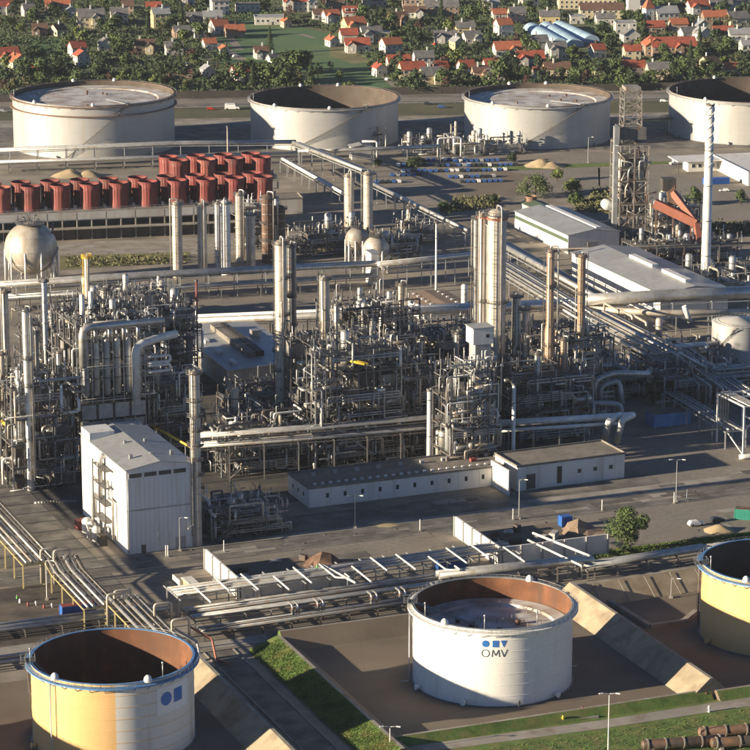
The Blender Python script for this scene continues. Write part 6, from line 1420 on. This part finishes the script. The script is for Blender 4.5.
for hh in H:
    px, py, w, d, ro, wa, h, rz, fl = hh[:9]; ex = hh[9] if len(hh) > 9 else ''
    kind = 'flat roofed' if ex == 'flat' else 'gable fronted' if fl else 'broad' if w > 21 else 'narrow' if w < 13 else 'mid-sized'
    lab = '%s %s house, %s roof, %s, %s' % (kind, WN[wa], RN[ro], zone(px), depthw(py))
    if lab in seen: lab = lab.replace('house,', 'house further right,')
    while lab in seen: lab += ', near its neighbour'
    seen.add(lab)
    house(px, py, w, d, ro, wa, h, rz, bool(fl), label=lab, flat=ex == 'flat', dormer=3 if ex == 'dormer' else 0, chim=0 if ex == 'flat' else 1)
house(588, 9, 62, 13, 'g', 'c', 9, 4, label='very long cream institution building with three storeys, rear one of two', stor=3, name='long_building'); house(602, 19, 46, 11, 'b', 'c', 6, 4, label='long cream institution building, front one of two', stor=2, name='long_building')
house(675, 57, 48, 20, 'r', 'b', 6, 6, label='very long brown brick works hall with a red roof', name='long_building'); house(655, 56, 20, 16, 'o', 'b', 6, 6, True, label='orange roofed gable end beside the very long brick works hall', name='long_building')
# small church-like tower with orange pyramid roof
r = thing('tower_house', 'small white tower with pointed orange roof in the town, right part', 'tower', P(650, 24), R(20)); MB().box((0, 3, 0), (6, 6, 10), 0, 0).build('wall', M['wall_white'], r)
MB().lathe([(4.8, 10), (.05, 17)], 4, (0, 3, 0), False, R(45), R(405)).build('roof', M['roof_orange'], r)
for z in (3, 7): f = MB().box((0, -.06, z), (1.2, .1, 1.4)).build('window', M['frame_white'], r); MB().box((0, -.14, z), (1.0, .06, 1.2)).build('pane', M['window_glass'], f)
r = thing('tower_house', 'white stepped tower left of the small pointed tower', 'tower', P(634, 14), R(10)); MB().box((0, 3, 0), (8, 6, 11), 0, 0).build('wall', M['wall_white'], r); MB().box((4, 3, 0), (3.5, 5, 4), 0, 11.01).build('turret', M['wall_pink'], r); MB().box((-1.9, 3, 11.1), (4.2, 6.4, .3)).build('roof', M['roof_grey'], r)
# blue-white arched greenhouses: three rows of barrels
for q, (x0, y0, x1, y1) in enumerate(((531, 30, 560, 46), (546, 29, 576, 47), (559, 28, 592, 43))):
    a = P(x0, y0, 0); b_ = P(x1, y1, 0); r = thing('greenhouse', 'blue-white arched greenhouse row, %s of three' % ('left', 'middle', 'right')[q], 'greenhouse', a, world=True); d = (b_-a); L = d.length; d.normalize(); n = Vector((-d.y, d.x, 0)); ns = 5
    for s in range(ns):
        p0 = a+d*(L*s/ns); p1 = a+d*(L*(s+1)/ns-.6); mb = MB(); vs = []
        for p in (p0, p1):
            for i in range(11): t = math.pi*i/10; vs.append(p+n*(5.2*math.cos(t))+Vector((0, 0, .6+4.2*math.sin(t))))
            vs += [p-n*5.2, p+n*5.2]
        mb.add(vs, [(i, i+1, i+14, i+13) for i in range(10)]+[(10, 11, 24, 23), (12, 0, 13, 25), tuple(range(13)), tuple(reversed(range(13, 26)))], False)
        mb.build('barrel_vault', M['greenhouse'], r)
# streets of the town
for a, b_, w in (((105, 66), (55, 62), 4), ((36, 36), (62, 36), 4), ((200, 34), (246, 62), 6), ((215, 20), (240, 50), 5), ((402, 46), (480, 44), 6), ((372, 66), (402, 90), 6), ((246, 58), (190, 60), 4), ((300, 34), (314, 38), 4), ((480, 26), (530, 22), 5), ((620, 66), (740, 62), 5)):
    p, q = P(*a), P(*b_); d = (q-p).normalized(); n = Vector((-d.y, d.x, 0))*w/2; sheet('town_street', [p-n, q-n, q+n, p+n], .07+a[0]*1e-5, 'road_worn')
# the dark noise wall along the motorway, in panels
r = thing('noise_wall', 'long dark noise barrier along the far side of the motorway', 'wall', P(375, 99), world=True)
for k in range(64):
    x0 = -20+k*12.5; y0 = 102.0-(x0/750)*13.6; x1 = x0+12.2; y1 = 102.0-(x1/750)*13.6; a, b_ = P(x0, y0), P(x1, y1)
    MB().beam(a+Vector((0, 0, 2)), b_+Vector((0, 0, 2)), .3, 4.0).build('wall_panel', M['barrier_wall'], r)
r = thing('guard_rail', 'grey guard rail along the near edge of the motorway', 'guard rail', P(375, 108), world=True)
for k in range(32):
    x0 = -20+k*25; a, b_ = P(x0, 112.5-(x0/750)*15.5), P(x0+24.6, 112.5-((x0+24.6)/750)*15.5); MB().beam(a+Vector((0, 0, .8)), b_+Vector((0, 0, .8)), .1, .4).build('rail', M['galvanised'], r); MB().beam(a, a+Vector((0, 0, .9)), .15).build('post', M['galvanised'], r)
# town trees, kept off the houses and the field
rd = random.Random(77); FLD = [(236, 20), (268, 18), (330, 32), (380, 70), (404, 94), (335, 96), (290, 72), (210, 64), (212, 33)]
def inpoly(x, y, pl):
    c = False
    for i in range(len(pl)):
        x1, y1 = pl[i]; x2, y2 = pl[i-1]
        if (y1 > y) != (y2 > y) and x < (x2-x1)*(y-y1)/(y2-y1)+x1: c = not c
    return c
placed = []; tries = 0; TL = {}
def okspot(x, y, m=1.0):
    if inpoly(x, y, FLD): return False
    if 526 < x < 596 and 26 < y < 50: return False
    for hx, hy, hw in HOUSEPX:
        if abs(x-hx) < hw*.5*m+1.0 and hy-6*m < y < hy+2.2*m: return False
    return True
while len(placed) < 288 and tries < 20000:
    tries += 1; x = rd.uniform(-6, 756); y = rd.uniform(1, 90)**1.0
    if rd.random() < .3: y = rd.uniform(80, 97)
    y -= (x/750)*6
    if not okspot(x, y) or any(abs(x-a) < 6.8 and abs(y-b) < 3.3 for a, b in placed): continue
    placed.append((x, y)); k = rd.choice([0, 0, 1, 1, 1, 2, 2, 3, 4, 5, 5, 6, 7]); sc = rd.uniform(.72, 1.25)
    if k == 6: sc *= 1.1
    mm = TP[k][4]; g = '%s %s tree %s, %s' % ('tall' if sc > 1.05 else 'low' if sc < .85 else 'medium', 'dark conifer' if k == 7 else CN[mm]+' '+('round', 'broad', 'upright', 'bushy', 'thin', 'spreading', 'small crowned')[k], zone(x), depthw(y))
    while g in TL: g = g.replace(' tree', ' loose tree') if ' loose' not in g else g.replace(' loose', ' leaning') if ' leaning' not in g else g+', again'
    TL[g] = 1
    tree(k, P(x, y), sc*1.02, rd.uniform(0, 6.28), g, 'trees among the town houses')
for k, (x, y, s, kk) in enumerate(((290, 75, 1.5, 1), (300, 78, 1.4, 5), (307, 72, 1.2, 1), (318, 80, 1.0, 2), (340, 82, .8, 0), (270, 54, 1.3, 7), (330, 70, .7, 4), (350, 92, .8, 3), (370, 68, .6, 3))):
    tree(kk, P(x, y), s, k, 'tree standing at the field, %s' % ('left one of the big clump', 'middle one of the big clump', 'right one of the big clump', 'dark one below the clump', 'low one at the near end', 'dark pointed one at the upper left', 'small olive one in the middle', 'light one at the lowest edge', 'light small one by the dry grass')[k], None)
# hedges and undergrowth of the gardens, one mass
b = MB(); rd = random.Random(55)
for i in range(6500):
    x = rd.uniform(-10, 760); y = rd.uniform(0, 99)-(x/750)*11
    if not okspot(x, y, .8): continue
    c = P(x, y, 0); q = rd.uniform(1.2, 3.4)
    for j in range(12):
        u = Vector((rd.gauss(0, 1), rd.gauss(0, 1)*1.4, abs(rd.gauss(0, .6)))); p = c+u*q*.7; t = Vector((rd.gauss(0, 1), rd.gauss(0, 1), rd.gauss(0, 1))).normalized()*.8; s = t.cross(Vector((rd.random(), rd.random(), .3))).normalized()*.7
        b.add([p+t, p+s, p-t, p-s], [(0, 1, 2, 3)])
tag(b.build('garden_shrubs', M['leaf_dark']), 'hedges and shrubs filling the gardens of the town', None, None, 'stuff')
# street furniture of the pool of the town beyond the frame: a wooded belt to the horizon
sheet('far_land', [(-9000, 2350), (9000, 2350), (9000, 14900), (-9000, 14900)], .05, 'town_ground')

# the evening haze: one closed box of even thin air round camera and scene
hb = MB(); hb.box((0, 6000, 130.5), (18200, 18400, 263)); hz_ = hb.build('haze', [], None, 'thin pale evening haze over the works and the town', 'stuff')
hm = bpy.data.materials.new('haze_air'); hm.use_nodes = True; ht = hm.node_tree
for n_ in list(ht.nodes):
    if n_.type != 'OUTPUT_MATERIAL': ht.nodes.remove(n_)
pv = ht.nodes.new('ShaderNodeVolumePrincipled'); pv.inputs['Density'].default_value = HAZE; pv.inputs['Color'].default_value = (.80, .88, 1, 1); pv.inputs['Anisotropy'].default_value = 0.0
ht.links.new(pv.outputs[0], next(n_ for n_ in ht.nodes if n_.type == 'OUTPUT_MATERIAL').inputs['Volume'])
hz_.data.materials.append(hm)

for k, (x, y, c_) in enumerate(((100, 64.6, 'white'), (60, 62.4, 'silver'), (222, 50, 'dark'), (236, 57, 'white'), (420, 45.4, 'silver'), (436, 45, 'red'), (452, 44.6, 'dark'), (388, 80, 'white'), (378, 72, 'silver'), (640, 65.2, 'dark'), (670, 64, 'white'), (700, 63.2, 'silver'))):
    place_car(c_, P(x, y, .1), R(10+k*7), '%s car on a town street, %s' % (c_, ('left of the first white car row', 'far left lane', 'on the slanting street by the orange roofs', 'lower end of the slanting street', 'left one on the wall street', 'middle one on the wall street', 'right one on the wall street', 'below the red roofs by the field', 'above the white car by the field', 'left one below the brick works', 'middle one below the brick works', 'right one below the brick works')[k]))
